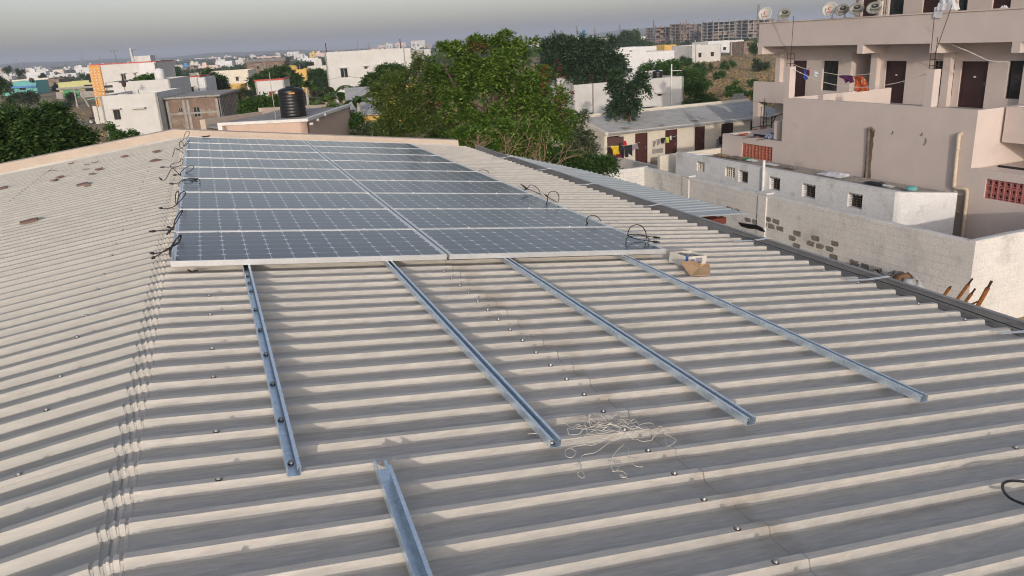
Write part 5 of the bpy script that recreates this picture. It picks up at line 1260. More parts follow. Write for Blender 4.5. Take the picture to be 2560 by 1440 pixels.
t_ = N_['f'](1663, 205)[0]; c = P0+e*t_+sd*1.2+Vector((0, 0, H_-.35)); tk2 = tank(c, .45, .95, 'tank', 'water_tank', 'small square-shouldered black water tank on the wide white house', 3)
q = MB(); a = P0+e*(N_['f'](1677, 200)[0])+sd*.3; q.tube([a+Vector((0, 0, H_-2.5))+n*.4, a+Vector((0, 0, H_+1.1))+n*.4], .06, 6); q.tube([a+n*.4+Vector((0, 0, H_+.55)), a+n*.4+e*1.1+Vector((0, 0, H_+.5))], .03, 5); q.build('white_standpipe', M['pvcw'], hN)
house('white_house', 'white single-storey house with two windows right of the dark spreading tree', 'house', (1530, 1688, 136, 188), -2.3, 9, 'whiteb', 134, rc(Zd, (680, 525, 725, 585), (875, 500, 922, 565)))
house('white_house', 'low white house with a wide roof terrace far behind the spreading tree', 'house', (1545, 1642, 121, 142), -2.3, 10, 'whiteb', 200, [(1574, 127, 1580, 133)])
house('white_house', 'small white house with two windows beside the pole in the dry field', 'house', (1728, 1803, 114, 158), -2.3, 8, 'white', None, rc(Zd, (1385, 370, 1415, 412), (1508, 362, 1540, 402)))
house('white_house', 'long low white house below the unfinished blocks', 'house', (1768, 1860, 105, 136), -2.3, 8, 'whiteb', None, rc(Zd, (1632, 312, 1660, 340), (1778, 303, 1805, 330)))
house('brown_house', 'small brown unfinished hut right of the long low white house', 'house', (1858, 1884, 104, 122), -2.3, 6, 'brick', 240, [(1868, 107, 1875, 113)], shade=False)
house('yellow_house', 'small yellow cube house left of the dry field', 'house', (1660, 1691, 113, 135), -2.3, 6, 'yellow', 235)
# pinkish annexe with the black tank just behind the parapet
hL, L_ = house('roof_annexe', 'peach stair annexe with a white coping right behind the roof parapet', 'annexe', (568, 768, 313, 420), 24, 5.5, 'peach2', 26.5, ph=.02, base=0)
P0, e, n, sd, W_, H_ = L_['P0'], L_['e'], L_['n'], L_['sd'], L_['W'], L_['H']
q = MB(); q.ob(P0-e*.06+n*.06+Vector((0, 0, H_+.004)), e*(W_+.12), sd*.16, (0, 0, .09)); q.ob(P0+e*(W_+.06)-e*.16+sd*.101+Vector((0, 0, H_+.004)), e*.16, sd*5.4, (0, 0, .09)); q.ob(P0-e*.06+n*.06+Vector((0, 0, H_-.6)), e*.14, sd*.1, (0, 0, .6)); q.build('white_coping', M['fascia'], hL)
q = MB(); q.ob(P0+e*.05+sd*.12+Vector((0, 0, H_-.02)), e*(W_-.2), sd*5.3, (0, 0, .03)); q.build('cement_roof', M['conc'], hL)
for (x, y) in ((775, 310), (790, 300), (808, 287)):
    O_ = P0+e*W_; nn = Vector((-sd.y, sd.x, 0)); r = ray(x, y); P = CAM+r*((O_-CAM).dot(nn)/r.dot(nn)); q = MB(); q.lathe(P, [(.045, -.02), (.045, .1), (.03, .1), (.03, .0)], 10, 0, e); q.build('drain_spout', M['pvcw'], hL)
# stepped peach terrace wall behind it
pw = thing('terrace_wall', 'stepped peach terrace wall behind the black water tank', 'wall', at(520, 320, 27.5))
def pwp(x, y, d): return at(x, y, d)
q = MB()
for a_, b__ in (((512, 299, 28.5), (654, 279, 31.5)), ((653.5, 270, 31.5), (822, 261, 33.5))):
    A0, B0 = pwp(*a_), pwp(*b__); d_ = (B0-A0); d_.z = 0; nn = Vector((-d_.y, d_.x, 0)).normalized()*.2
    vs = [Vector((A0.x, A0.y, 0)), Vector((B0.x, B0.y, 0)), B0, A0]; q.prism(vs, nn)
q.build('wall_run', M['peach'], pw)
q = MB(); A0 = pwp(512, 299, 28.5); A0.z = 0; B0 = pwp(568, 313, 26.6); B0.z = 0; zz = pwp(540, 322, 27.6).z; q.prism([A0+Vector((0, 0, zz)), B0+Vector((0, 0, zz)), P0+sd*5+Vector((0, 0, zz)), pwp(654, 279, 31.3)*1+Vector((0, 0, zz-pwp(654, 279, 31.3).z))], Vector((0, 0, .06))); q.build('terrace_floor', M['conc'], pw)
c = at(736, 297, 27.8); c.z = H_+.01
tkb = tank(c, .425, .99, 'tank', 'water_tank', 'black ribbed plastic water tank standing on the peach annexe', 7)
q = MB(); fx = (CAM-c); fx.z = 0; fx.normalize(); sx_ = Vector((-fx.y, fx.x, 0))
vs = []
for i in range(6):
    a = R(-13+26*i/5+3); d_ = fx*math.cos(a)+sx_*math.sin(a); vs += [c+d_*.43+Vector((0, 0, .755)), c+d_*.43+Vector((0, 0, .80))]
q.add(vs, [(2*i, 2*i+2, 2*i+3, 2*i+1) for i in range(5)]); q.build('orange_label', M['orange'], tkb)
q = MB(); a = c-sx_*0; r = at(690, 300, 27.2); r.z = H_; q.tube([r, r+Vector((0, 0, 1.5))], .012, 5); tag(q.build('thin_rod', M['pole']), 'thin bare rod standing left of the black tank', 'rod')
# grey sloping roof and yellow walls half hidden by the olive tree
hM, M_ = house('yellow_house', 'yellow house with a pale sloping cement roof left of the big tree', 'house', (885, 1010, 290, 330), 10, 6, 'yellow', 46)
P0, e, n, sd, W_, H_ = M_['P0'], M_['e'], M_['n'], M_['sd'], M_['W'], M_['H']
q = MB(); q.prism([P0-e*.3+n*.3+Vector((0, 0, H_+.003)), P0-e*.3+sd*4.5+Vector((0, 0, H_+1.3)), P0-e*.3+sd*4.5+Vector((0, 0, H_+1.36)), P0-e*.3+n*.3+Vector((0, 0, H_+.063))], e*2.4); q.build('sloping_roof', M['asb'], hM)
q = MB(); q.ob(P0+e*2.2+sd*1.0+Vector((0, 0, H_-.0)), e*2.5, sd*3, (0, 0, 1.5)); q.build('upper_block', M['yellow'], hM)

# smaller houses further out
GF = 'small far houses of the hazy town'
far = [((0, 8, 184, 197), 'white'), ((4, 29, 191, 206), 'white'), ((65, 80, 170, 183), 'cream'), ((84, 101, 169, 179), 'white'), ((80, 119, 180, 187), 'cream'), ((122, 158, 175, 186), 'cream'), ((159, 173, 171, 181), 'white'), ((187, 204, 166, 179), 'whiteb'), ((208, 238, 175, 184), 'cream'), ((225, 240, 167, 182), 'white'), ((145, 191, 185, 197), 'whiteb'),
       ((420, 435, 158, 167), 'pink'), ((435, 456, 163, 176), 'white'), ((456, 476, 163, 172), 'blue'), ((476, 492, 158, 171), 'cream'), ((454, 502, 171, 180), 'brick'), ((510, 542, 164, 176), 'white'), ((541, 580, 154, 176), 'whiteb'), ((590, 608, 150, 166), 'white'), ((616, 622, 152, 163), 'white'),
       ((718, 748, 130, 143), 'whiteb'), ((774, 801, 132, 145), 'yellow'), ((749, 766, 139, 147), 'white'), ((757, 796, 146, 158), 'whiteb'), ((812, 825, 135, 148), 'white'), ((640, 702, 142, 150), 'pink'), ((771, 816, 166, 192), 'offwh'), ((487, 548, 146, 152), 'white'), ((560, 579, 140, 147), 'white'),
       ((945, 965, 114, 124), 'pink'), ((965, 981, 109, 126), 'white'), ((988, 1014, 107, 122), 'pink'), ((1029, 1062, 102, 124), 'white'), ((1063, 1080, 111, 122), 'conc'), ((1111, 1142, 114, 128), 'white'), ((1312, 1350, 108, 117), 'cream'), ((1392, 1455, 96, 109), 'white'), ((1497, 1525, 96, 104), 'pink'), ((1602, 1637, 91, 102), 'white'), ((1500, 1540, 103, 112), 'pink')]
CN = dict(white='off-white', whiteb='bright white', cream='cream', pink='pale pink', blue='blue', brick='brown brick', yellow='yellow', offwh='weathered white', conc='grey concrete')
rs = random.Random(21)
for fr_, wl in far:
    xl, xr, yt, yb = fr_; w_ = xr-xl; h_ = yb-yt; ws = []
    if w_ > 12:
        k = 2 if w_ < 28 else 3
        for i in range(k): cx = xl+w_*(i+.5)/k; ws.append((cx-max(1, w_*.05), yt+h_*.38, cx+max(1, w_*.05), yt+h_*.62))
    o, inf = house('town_house', 'small %s house far out among the trees of the hazy town' % CN[wl], 'house', fr_, 10+rs.uniform(-6, 6) if xl < 1300 else -2+rs.uniform(-6, 6), 8, wl, None, ws, shade=False, group=GF+', '+CN[wl], detail=False)
    if rs.random() < .6:
        q = MB(); q.ob(inf['P0']+inf['e']*inf['W']*rs.uniform(.1, .5)+inf['sd']*2+Vector((0, 0, inf['H']-.4)), inf['e']*min(3.2, inf['W']*.4), inf['sd']*3, (0, 0, 2.4)); q.build('stair_head', M[wl], o)
# specks of houses out to the horizon
cnt = 0
while cnt < 85:
    x = rs.uniform(-60, 1920); d = 650*math.exp(rs.uniform(0, 1.25))
    if 1060 < x < 1300 or x > 1630: continue
    P = at(x, 150, d); P.z = gnd(d); az = R(rs.uniform(-10, 25)); e = Vector((math.cos(az), -math.sin(az), 0)); sd = Vector((math.sin(az), math.cos(az), 0)); w_ = rs.uniform(7, 16); h = rs.choice([3.6, 3.8, 4.2, 6.8, 7.2]); wl = rs.choice(['white', 'whiteb', 'cream', 'pink', 'white'])
    q = MB(); q.ob(P, e*w_, sd*8, (0, 0, h)); q.ob(P+e*w_*.2+sd*2+Vector((0, 0, h)), e*3, sd*3, (0, 0, 2.3)); q.ob(P-e*.3-sd*.5+Vector((0, 0, h*.62)), e*(w_+.6), sd*.5, (0, 0, .15)); 
    for k in (.2, .5, .8): q.ob(P+e*w_*k-sd*.02+Vector((0, 0, 1.1)), e*1.1, sd*.01, (0, 0, 1.3), 1)
    tag(q.build('town_house', [M[wl], M['dark']]), 'tiny %s house near the hazy horizon' % CN[wl], 'house', 'tiny %s houses near the horizon' % CN[wl]); cnt += 1

# ================================================================== UNFINISHED BLOCKS
def frame_block(x0, x1, y0, y1, d, az, floors, name, label, mm, infill, depth=14):
    P = at(x0, y1, d); r = ray(x0, y1); P.z = CAM.z+r.z/math.hypot(r.x, r.y)*d; r2 = ray(x0, y0); top = CAM.z+r2.z/math.hypot(r2.x, r2.y)*d
    e = Vector((math.cos(R(az)), -math.sin(R(az)), 0)); sd = Vector((math.sin(R(az)), math.cos(R(az)), 0)); r = ray(x1, y1); nn = sd; k = (P-CAM).dot(nn)/r.dot(nn); W = (CAM+r*k-P).dot(e)
    H = top-P.z; fh = H/floors; o = thing(name, label, 'building', P); q = MB()
    for i in range(floors+1): q = MB(); q.ob(P+Vector((0, 0, i*fh-.25 if i else -.6)), e*W, sd*depth, (0, 0, .38)); q.build('floor_slab', M[mm], o)
    nb = max(3, int(W/4.2)); rs2 = random.Random(int(x0))
    for i in range(nb+1):
        for jj in (0.02, .5, .97):
            hh = H + (rs2.uniform(.4, 2.2) if jj < .1 else 0); q = MB(); q.ob(P+e*(W*i/nb-.22)+sd*(depth*jj)-sd*.05, e*.45, sd*.45, (0, 0, hh)); q.build('column', M[mm], o)
    q = MB()
    for fl in range(floors):
        for i in range(nb):
            if rs2.random() < infill:
                a0 = P+e*(W*i/nb+.24)+sd*.25+Vector((0, 0, fl*fh+.14)); wv = W/nb-.48
                if rs2.random() < .55: q.ob(a0, e*wv, sd*.2, (0, 0, fh*.42)); q.ob(a0+Vector((0, 0, fh*.70)), e*wv, sd*.2, (0, 0, fh*.1))
                else: q.ob(a0, e*wv*.62, sd*.2, (0, 0, fh-.42))
    if q.v: q.build('brick_infill', M['brick'], o)
    q = MB(); q.ob(P+sd*(depth-.4), e*W, sd*.3, (0, 0, H-.3)); q.build('rear_wall', M['dconc'], o)
    return o
frame_block(1640, 1722, 69, 109, 620, -2, 6, 'unfinished_block', 'long brown unfinished concrete block leftmost of the construction site on the skyline', 'brick', .75)
frame_block(1702, 1724, 60, 107, 600, -2, 6, 'unfinished_block', 'brown stair tower with pale scaffold poles between the unfinished blocks', 'brick', .35)
frame_block(1724, 1782, 61, 106, 630, -2, 6, 'unfinished_block', 'dark grey unfinished block in the middle of the construction site', 'dconc', .7)
frame_block(1783, 1862, 55, 104, 590, -2, 6, 'unfinished_block', 'pale grey unfinished concrete frame with open floors on the skyline', 'conc', .45)
frame_block(1870, 1960, 50, 102, 590, -2, 6, 'unfinished_block', 'pale concrete frame partly behind the white corner dish', 'conc', .45)
P = at(1895, 60, 900); P.z = -4; q = MB(); q.tube([P, P+Vector((0, 0, 32))], [1.7, 1.2], 10); tag(q.build('chimney', M['dconc']), 'tall dark chimney stack rising behind the unfinished blocks', 'chimney')
# masts and pylons
def pylon(x, yt, d, lb, name='pylon', arms=3, wdt=.13):
    P = at(x, 150, d); P.z = gnd(d); r = ray(x, yt); H = CAM.z+r.z/math.hypot(r.x, r.y)*d-P.z; o = thing(name, lb, 'pylon' if arms else 'mast', P, None, 'pylons along the far horizon' if arms else None)
    b = H*.075; q = MB(); th = d*.00016+.05
    for sx_ in (-1, 1):
        for sy in (-1, 1): q.tube([P+Vector((sx_*b, sy*b, 0)), P+Vector((sx_*b*.35, sy*b*.35, H*.6)), P+Vector((sx_*.15, sy*.15, H))], th, 4)
    n_ = 9
    for i in range(n_):
        f0, f1 = i/n_*.95, (i+1)/n_*.95; w0, w1 = b*(1-f0*.95), b*(1-f1*.95)
        for sy in (-1, 1): q.tube([P+Vector((-w0, sy*w0, H*f0)), P+Vector((w1, sy*w1, H*f1))], th*.6, 3); q.tube([P+Vector((w0, sy*w0, H*f0)), P+Vector((-w1, sy*w1, H*f1))], th*.6, 3)
    q.build('lattice', M['steel'], o)
    if arms:
        q = MB()
        for k in range(arms): z = H*(.68+.13*k); L = H*(.16-.03*k); q.tube([P+Vector((-L, 0, z)), P+Vector((0, 0, z+H*.03)), P+Vector((L, 0, z))], th*.8, 4)
        q.build('cross_arm', M['steel'], o)
for x, yt, d in [(41, 147, 1500), (57, 145, 1400), (207, 137, 1300), (250, 134, 1500), (393, 129, 1300), (726, 112, 1700), (778, 115, 1900), (797, 114, 2100), (898, 101, 1100), (926, 103, 1500), (1444, 64, 1000), (1488, 67, 1200), (1550, 58, 1500)]:
    pylon(x, yt, d, 'thin grey lattice pylon on the hazy horizon')
pylon(1634, 50, 520, 'lattice mast just left of the unfinished blocks', 'mast', 0)
# leaning teal banner pole on a far roof
a = at(1450, 94, 330); b = at(1457, 84, 330); c = at(1460, 76, 330); q = MB(); q.tube([a, b, c, at(1457, 74, 330)], [.4, .7, .6, .2], 6); tag(q.build('banner_pole', M['blue']), 'leaning blue banner pole on a far white roof', 'banner')
# utility poles
def upole(x, yb, xt, yt, lb, d=None):
    P = ground_hit(x, yb) if d is None else at(x, yb, d); P.z = 0 if d is None else P.z; dd = math.hypot(P.x-CAM.x, P.y-CAM.y); T = at(xt, yt, dd)
    o = thing('utility_pole', lb, 'pole', P); q = MB(); q.tube([P, T], [.16, .10], 7); q.build('post', M['pole'], o)
    u = (T-P).normalized(); q = MB(); q.ob(T-u*.5-Vector((.7, 0, .05)), (1.4, 0, 0), (0, .1, 0), (0, 0, .1)); q.build('cross_arm', M['steel'], o)
upole(194, 268, 185, 222, 'concrete utility pole in the bare ground before the lime house'); upole(223, 267, 197, 222, 'leaning concrete stay pole right of the utility pole')
upole(1740, 160, 1738, 100, 'leaning concrete pole by the small white house in the dry field'); upole(1680, 134, 1680, 92, 'white concrete pole by the yellow cube house')
upole(868, 240, 865, 190, 'thin pole in front of the large white house'); upole(553, 214, 549, 180, 'thin pole before the cream house'); upole(205, 200, 203, 172, 'thin far pole near the bright white houses', 330); upole(1828, 138, 1828, 104, 'thin pole before the long low white house', 200)
# rooftop tanks of the nearer houses, odds and ends on the shed roof
def htank(px, py, d, r_, h, mm, lb): tank(at(px, py, d), r_, h, mm, 'water_tank', lb, 4)
htank(751, 176, 152, .55, 1.2, 'tank', 'small black water tank on the yellow house roof'); htank(231, 206, 196, .6, 1.1, 'tank', 'black water tank on the pale yellow green house'); htank(80, 205, 262, .6, 1.0, 'tank', 'black water tank on the teal house roof')
def shedjunk(x, y, sx_, sy_, mm, lb, nm):
    r = ray(x, y); t_, z_ = None, None
    for k in range(60):                       # meet the sloping sheet
        s_ = SS-.3+4.4*k/60; t_, z_ = bs(x, y, s_)
        if z_ <= ZE+.04+.68*(s_-SS+.35)/4.5 + .04: break
    P = Q(t_, s_, z_); q = MB(); crumple(sy_, sx_, .05, int(x))(q, P); tag(q.build(nm, M[mm]), lb, 'scrap')
shedjunk(1571, 309, .3, .35, 'teal', 'small teal rag on the corrugated shed roof', 'rag'); shedjunk(1563, 320, .5, .4, 'conc', 'grey patch sheet laid on the near end of the shed roof', 'patch_sheet'); shedjunk(1735, 300, .6, .4, 'offwh', 'pale hoop shaped scrap midway along the shed roof', 'scrap'); shedjunk(1655, 313, .35, .25, 'cgrey', 'small grey rag near the middle of the shed eave', 'rag'); shedjunk(1890, 283, .7, .4, 'rubber', 'dark tarpaulin scrap at the far end of the shed roof', 'tarpaulin')
# power lines strung over the plots
def wire(p0, d0, p1, d1, lb, sg=.5):
    q = MB(); q.tube(sag(at(*p0, d0), at(*p1, d1), sg), .022, 4); tag(q.build('power_line', M['rubber']), lb, 'power line')
wire((186, 224), 110, (868, 190), 118, 'thin power line strung from the utility pole towards the large white house', 1.2); wire((868, 190), 118, (1040, 186), 100, 'thin cable running from the pole across the large white house', .5)
# flecks of dried paint on the sheets
for x, y, lb in [(781, 1192, 'white paint fleck beside the end of the first rail'), (1617, 994, 'white paint fleck above the string tangle'), (1357, 1297, 'pale fleck low in the middle of the roof')]:
    u, v = roofuv(x, y, -.085-RH+.001); q = MB(); q.prism([RP(u+a_*.012, v+b__*.008, -.085-RH+.0012) for a_, b__ in ((-1, -.3), (-.2, -1), (.9, -.4), (1, .5), (.1, 1), (-.7, .6))], NR*.0012); tag(q.build('paint_fleck', M['whiteb']), lb, 'paint fleck')
# motorcycle
mc = ground_hit(241, 309); bike = thing('motorcycle', 'black motorcycle parked on the dirt lane left of the plain white house', 'motorcycle', mc)
ex = Vector((1, -.25, 0)).normalized(); ey = Vector((.25, 1, 0)).normalized(); uz = Vector((0, 0, 1))
for k in (-.62, .62):
    q = MB(); ring = [mc+ex*(k+.28*math.cos(a))+uz*(.31+.28*math.sin(a)) for a in [2*math.pi*i/16 for i in range(17)]]; q.tube(ring, .05, 6, cap=False); wh = q.build('wheel', M['rubber'], bike)
    q = MB(); ring = [mc+ex*(k+.2*math.cos(a))+uz*(.31+.2*math.sin(a)) for a in [2*math.pi*i/16 for i in range(17)]]; q.tube(ring, .02, 5, cap=False)
    for a in range(6): q.tube([mc+ex*k+uz*.31, mc+ex*(k+.2*math.cos(a*1.047))+uz*(.31+.2*math.sin(a*1.047))], .012, 4)
    q.build('rim', M['alu'], wh)
q = MB(); q.tube([mc+ex*-.62+uz*.31, mc+ex*-.2+uz*.45, mc+ex*.25+uz*.5, mc+ex*.45+uz*.85], .05, 6); q.tube([mc+ex*.62+uz*.31, mc+ex*.45+uz*.95], .04, 6); q.lathe(mc+ex*0+uz*.3, [(0, 0), (.16, .02), (.17, .2), (.1, .3), (0, .3)], 8); q.build('frame', M['steel'], bike)
q = MB(); q.tube([mc+ex*-.1+uz*.72, mc+ex*.15+uz*.82, mc+ex*.38+uz*.78], [.1, .16, .08], 8); q.build('fuel_tank', M['maroond'], bike)
q = MB(); q.tube([mc+ex*-.72+uz*.78, mc+ex*-.4+uz*.74, mc+ex*-.08+uz*.74], [.08, .13, .12], 8); q.build('saddle', M['rubber'], bike)
q = MB(); q.tube([mc+ex*.40+uz*1.0-ey*.34, mc+ex*.47+uz*.95, mc+ex*.40+uz*1.0+ey*.34], .02, 5); q.lathe(mc+ex*.5+uz*.85, [(0, -.05), (.09, -.05), (.1, .05), (0, .07)], 8); q.build('handlebar', M['steel'], bike)

# ================================================================== VEGETATION
L_MAIN = leafmat('leaf_bright_green', (.032, .075, .009), (.13, .24, .030), (.26, .35, .07), .25)
L_OLIVE = leafmat('leaf_olive', (.045, .085, .012), (.135, .20, .04), (.25, .26, .08))
L_DARK = leafmat('leaf_dark_green', (.020, .052, .010), (.072, .145, .032), (.13, .21, .055))
L_NEEM = leafmat('leaf_grey_green', (.018, .045, .018), (.065, .12, .055), (.11, .17, .085))
L_FRESH = leafmat('leaf_fresh_green', (.025, .065, .010), (.085, .19, .030), (.15, .26, .06))
L_PALE = leafmat('leaf_pale_dusty', (.05, .075, .03), (.16, .20, .11), (.34, .36, .27))
L_RED = leafmat('seed_pod_red', (.18, .025, .012), (.36, .06, .03), (.28, .08, .03), .15)
L_BROWN = leafmat('leaf_dry_brown', (.09, .045, .02), (.20, .10, .045), None, .2)
L_BANANA = leafmat('leaf_banana', (.035, .08, .012), (.12, .20, .04), (.20, .24, .07), .4)
L_FAR = leafmat('leaf_far_scrub', (.022, .040, .014), (.060, .085, .032), (.10, .11, .05), .1)
L_GRASS = leafmat('grass_dry', (.30, .20, .10), (.46, .34, .18), (.20, .21, .08), .25)
rng = np.random.default_rng(12)
def unit(a): return a/np.maximum(np.linalg.norm(a, axis=-1, keepdims=True), 1e-9)
def foliage_mesh(name, verts, mats, mi=None, parent=None, n=4):
    N = len(verts)//n; me = bpy.data.meshes.new(name); v = np.asarray(verts, dtype=np.float64)
    off = OFF.get(parent) if parent is not None else None
    if off is not None: v = v - np.array(off)
    me.vertices.add(len(v)); me.vertices.foreach_set('co', v.astype(np.float32).ravel())
    me.loops.add(len(v)); me.loops.foreach_set('vertex_index', np.arange(len(v), dtype=np.int32))
    me.polygons.add(N); me.polygons.foreach_set('loop_start', np.arange(0, len(v), n, dtype=np.int32))
    try: me.polygons.foreach_set('loop_total', np.full(N, n, dtype=np.int32))
    except Exception: pass
    for m_ in (mats if isinstance(mats, (list, tuple)) else [mats]): me.materials.append(m_)
    if mi is not None: me.polygons.foreach_set('material_index', np.asarray(mi, dtype=np.int32))
    me.update(calc_edges=True); me.validate()
    o = bpy.data.objects.new(name, me); S.collection.objects.link(o)
    if parent is not None: o.parent = parent; OFF[o] = OFF.get(parent)
    return o
def crown_points(ells, dens):
    """tuft positions and outward directions spread through lumpy ellipsoids (mostly the outer half, gaps left open)"""
    P, D = [], []
    for c, r, k in ells:
        N = int(k*dens); d = unit(rng.normal(size=(N*2, 3))); ph = rng.uniform(0, 6.28, 6)
        lump = 1 + .20*np.sin(d[:, 0]*4+ph[0])*np.sin(d[:, 1]*4+ph[1]) + .16*np.sin(d[:, 2]*6+ph[2])*np.sin(d[:, 0]*7+ph[3])
        gap = np.sin(d[:, 0]*6+ph[4])*np.sin(d[:, 2]*5+ph[5])*np.sin(d[:, 1]*5+ph[1])
        keep = gap < .35; d, lump = d[keep][:N], lump[keep][:N]
        rad = rng.uniform(.25, 1.0, len(d))**.45
        n1 = min(len(d), max(4, len(d)//9)); base = np.array(c)+d[:n1]*np.array(r)*(rad*lump)[:n1, None]; od = d[:n1]
        idx = rng.integers(0, n1, len(d)); w_ = .26*min(r)*rng.uniform(.5, 1.1, n1)[idx][:, None]
        g = unit(rng.normal(size=(len(d), 3))+od[idx]*.9+np.array([0, 0, .35])); g[:, 2] *= .7
        P.append(base[idx]+g*w_*rng.uniform(.2, 1, (len(d), 1))); D.append(unit(g*.8+od[idx]*.5+np.array([0, 0, .15])))
    return np.concatenate(P), np.concatenate(D)
def tufts(P, D, nr, nl, R_, L, W, droop=.5, spread=.8):
    """every tuft: nr stems of nl leaflets; returns quads"""
    N = len(P); d = unit(D[:, None, :]*.75 + rng.normal(size=(N, nr, 3))*spread)
    Rr = R_*rng.uniform(.6, 1.25, (N, nr, 1))
    t = np.linspace(.18, 1, nl)[None, None, :, None]
    pos = P[:, None, None, :] + d[:, :, None, :]*t*Rr[..., None]
    pos[..., 2] -= (droop*R_*t[..., 0]**2)
    side = unit(np.cross(d, np.array([0, 0, 1.0]))+1e-6)[:, :, None, :]
    sg = np.where(np.arange(nl) % 2 == 0, 1, -1)[None, None, :, None]
    ld = unit(side*sg*.8 + d[:, :, None, :]*.75 + rng.normal(size=(N, nr, nl, 3))*.30 - np.array([0, 0, .15]))
    nrm = unit(np.cross(ld, rng.normal(size=ld.shape)*.55 + np.array([0, 0, 1.0])[None]*0 + np.cross(ld, np.array([0, 0, 1.0]))*1.0 + 1e-6))
    wd = unit(np.cross(ld, nrm))
    ls = L*rng.uniform(.65, 1.25, (N, nr, nl, 1)); ws = W*rng.uniform(.7, 1.2, (N, nr, nl, 1))
    a = pos; b = pos+ld*ls*.45+wd*ws*.5; c = pos+ld*ls; e = pos+ld*ls*.45-wd*ws*.5
    return np.stack([a, b, c, e], axis=3).reshape(-1, 3)
def limb_tree(o, base, tops, r0_, mm='bark', sway=.25):
    q = MB(); base = Vector(base); rs2 = random.Random(int(base.x*100) % 9999); zs = sorted(t.z for t in tops)
    for t in tops:
        t = Vector(t); mid = base+(t-base)*.45; mid.x = base.x+(t.x-base.x)*.25; mid.y = base.y+(t.y-base.y)*.25
        pts = spline([base+Vector((rs2.uniform(-.05, .05), rs2.uniform(-.05, .05), -.05)), mid+Vector((rs2.uniform(-sway, sway), rs2.uniform(-sway, sway), 0)), t], 5)
        k = len(pts); q.tube(pts, [r0_*(1-.86*i/(k-1)) for i in range(k)], 7)
        for j in range(3):
            i = rs2.randint(k//2, k-2); a = pts[i]; dd = (t-base).normalized(); v = Vector((rs2.gauss(0, 1), rs2.gauss(0, 1), rs2.uniform(-.1, .7))).normalized(); L = (t-base).length*.10
            q.tube([a, a+v*L*.5+dd*L*.1, a+v*L+Vector((0, 0, .1*L))], [r0_*.28, r0_*.18, r0_*.05], 5)
    return q.build('trunk', M[mm], o)
def tree(name, label, cat, ell_px, d, mats, dens, leaf, r0_=.16, group=None, base_px=None, extra=None, zmin=None):
    """ell_px: (x, y, rx, ry[, dd]) crowns as seen in the photograph, standing at distance d."""
    ells = []; scl = d/FPX*1.03
    for k in ell_px:
        x, y, rx, ry = k[:4]; dd = d+(k[4] if len(k) > 4 else 0); c = at(x, y, dd); cut = leaf[2]*.42; fx_ = lambda v: max(v*.42, v*.97-cut*.8); ells.append((tuple(c), (fx_(rx*scl), fx_((rx+ry)*.5*scl), fx_(ry*scl)), rx*ry*(scl**2)))
    tot = sum(k[2] for k in ells); ells = [(c, r, k/tot) for c, r, k in ells]
    cx = sum(c[0]*k for c, r, k in ells); cy2 = sum(c[1]*k for c, r, k in ells)
    gz_ = gnd(math.hypot(cx-CAM.x, cy2-CAM.y)); o = thing(name, label, cat, (cx, cy2, gz_), None, group)
    P, D = crown_points(ells, dens)
    if zmin is not None: kk = P[:, 2] > zmin; P, D = P[kk], D[kk]
    P[:, 2] = np.maximum(P[:, 2], gz_+.15)
    if extra: V = [tufts(P, D, *leaf)]; mi = [np.zeros(len(V[0])//4)]
    else: V = [tufts(P, D, *leaf)]; mi = None
    foliage_mesh('crown', V[0], mats, None, o)
    limb_tree(o, (cx, cy2, gz_), [Vector(c)+Vector((0, 0, r[2]*.35)) for c, r, k in ells], r0_)
    if extra:
        for nm, ex_, mm, lf, dn in extra:
            e2 = []
            for x, y, rx, ry in ex_: c = at(x, y, d-ells[0][1][1]*.8); e2.append((tuple(c), (rx*scl, rx*scl, ry*scl), 1/len(ex_)))
            P, D = crown_points(e2, dn); foliage_mesh(nm, tufts(P, D, *lf), mm, None, o)
    return o
#  leaf = (stems, leaflets, stem length, leaf length, leaf width, droop, spread)
PIN = (6, 10, .40, .155, .058, .6, .7)
tree('broad_tree', 'big bright green tree with hanging rust red seed pods behind the panel array', 'tree',
     [(1225, 150, 88, 74), (1130, 180, 66, 78), (1305, 185, 82, 80), (1240, 240, 120, 90), (1350, 250, 70, 80), (1110, 270, 66, 70), (1385, 285, 48, 62), (1170, 320, 110, 60), (1290, 315, 100, 60), (1100, 145, 22, 40), (1185, 110, 40, 30), (1265, 105, 40, 34)], 29, L_MAIN, 1250, PIN, .20,
     extra=[('seed_pods', [(1388, 160, 9, 14), (1372, 162, 7, 8), (1400, 185, 9, 20), (1405, 205, 8, 14), (1358, 172, 6, 6), (1362, 205, 7, 7), (1387, 238, 8, 8), (1108, 280, 12, 12), (1055, 282, 7, 9), (1200, 115, 8, 9)], L_RED, (3, 4, .15, .09, .03, 1.4, .5), 34), ('dry_leaves', [(1420, 268, 18, 28), (1415, 290, 16, 22), (1090, 285, 25, 20), (1085, 300, 18, 15), (1195, 112, 14, 10), (1150, 320, 30, 12)], L_BROWN, (4, 5, .25, .12, .05, 1.0, .7), 22)])
tree('olive_tree', 'thin olive green tree with airy twigs left of the big bright tree', 'tree', [(1025, 215, 42, 50), (995, 250, 55, 60), (1015, 290, 60, 55), (975, 300, 40, 45), (1050, 180, 30, 36), (960, 225, 30, 30)], 26, L_OLIVE, 560, (6, 8, .36, .10, .04, .35, .9), .07)
tree('spreading_tree', 'dark grey green spreading tree between the big bright tree and the white houses', 'tree', [(1440, 130, 70, 34), (1490, 125, 62, 34), (1400, 150, 50, 40), (1460, 165, 85, 36), (1530, 160, 38, 34), (1500, 185, 50, 20), (1390, 120, 40, 20)], 70, L_NEEM, 900, (6, 8, .9, .30, .11, .3, .9), .3)
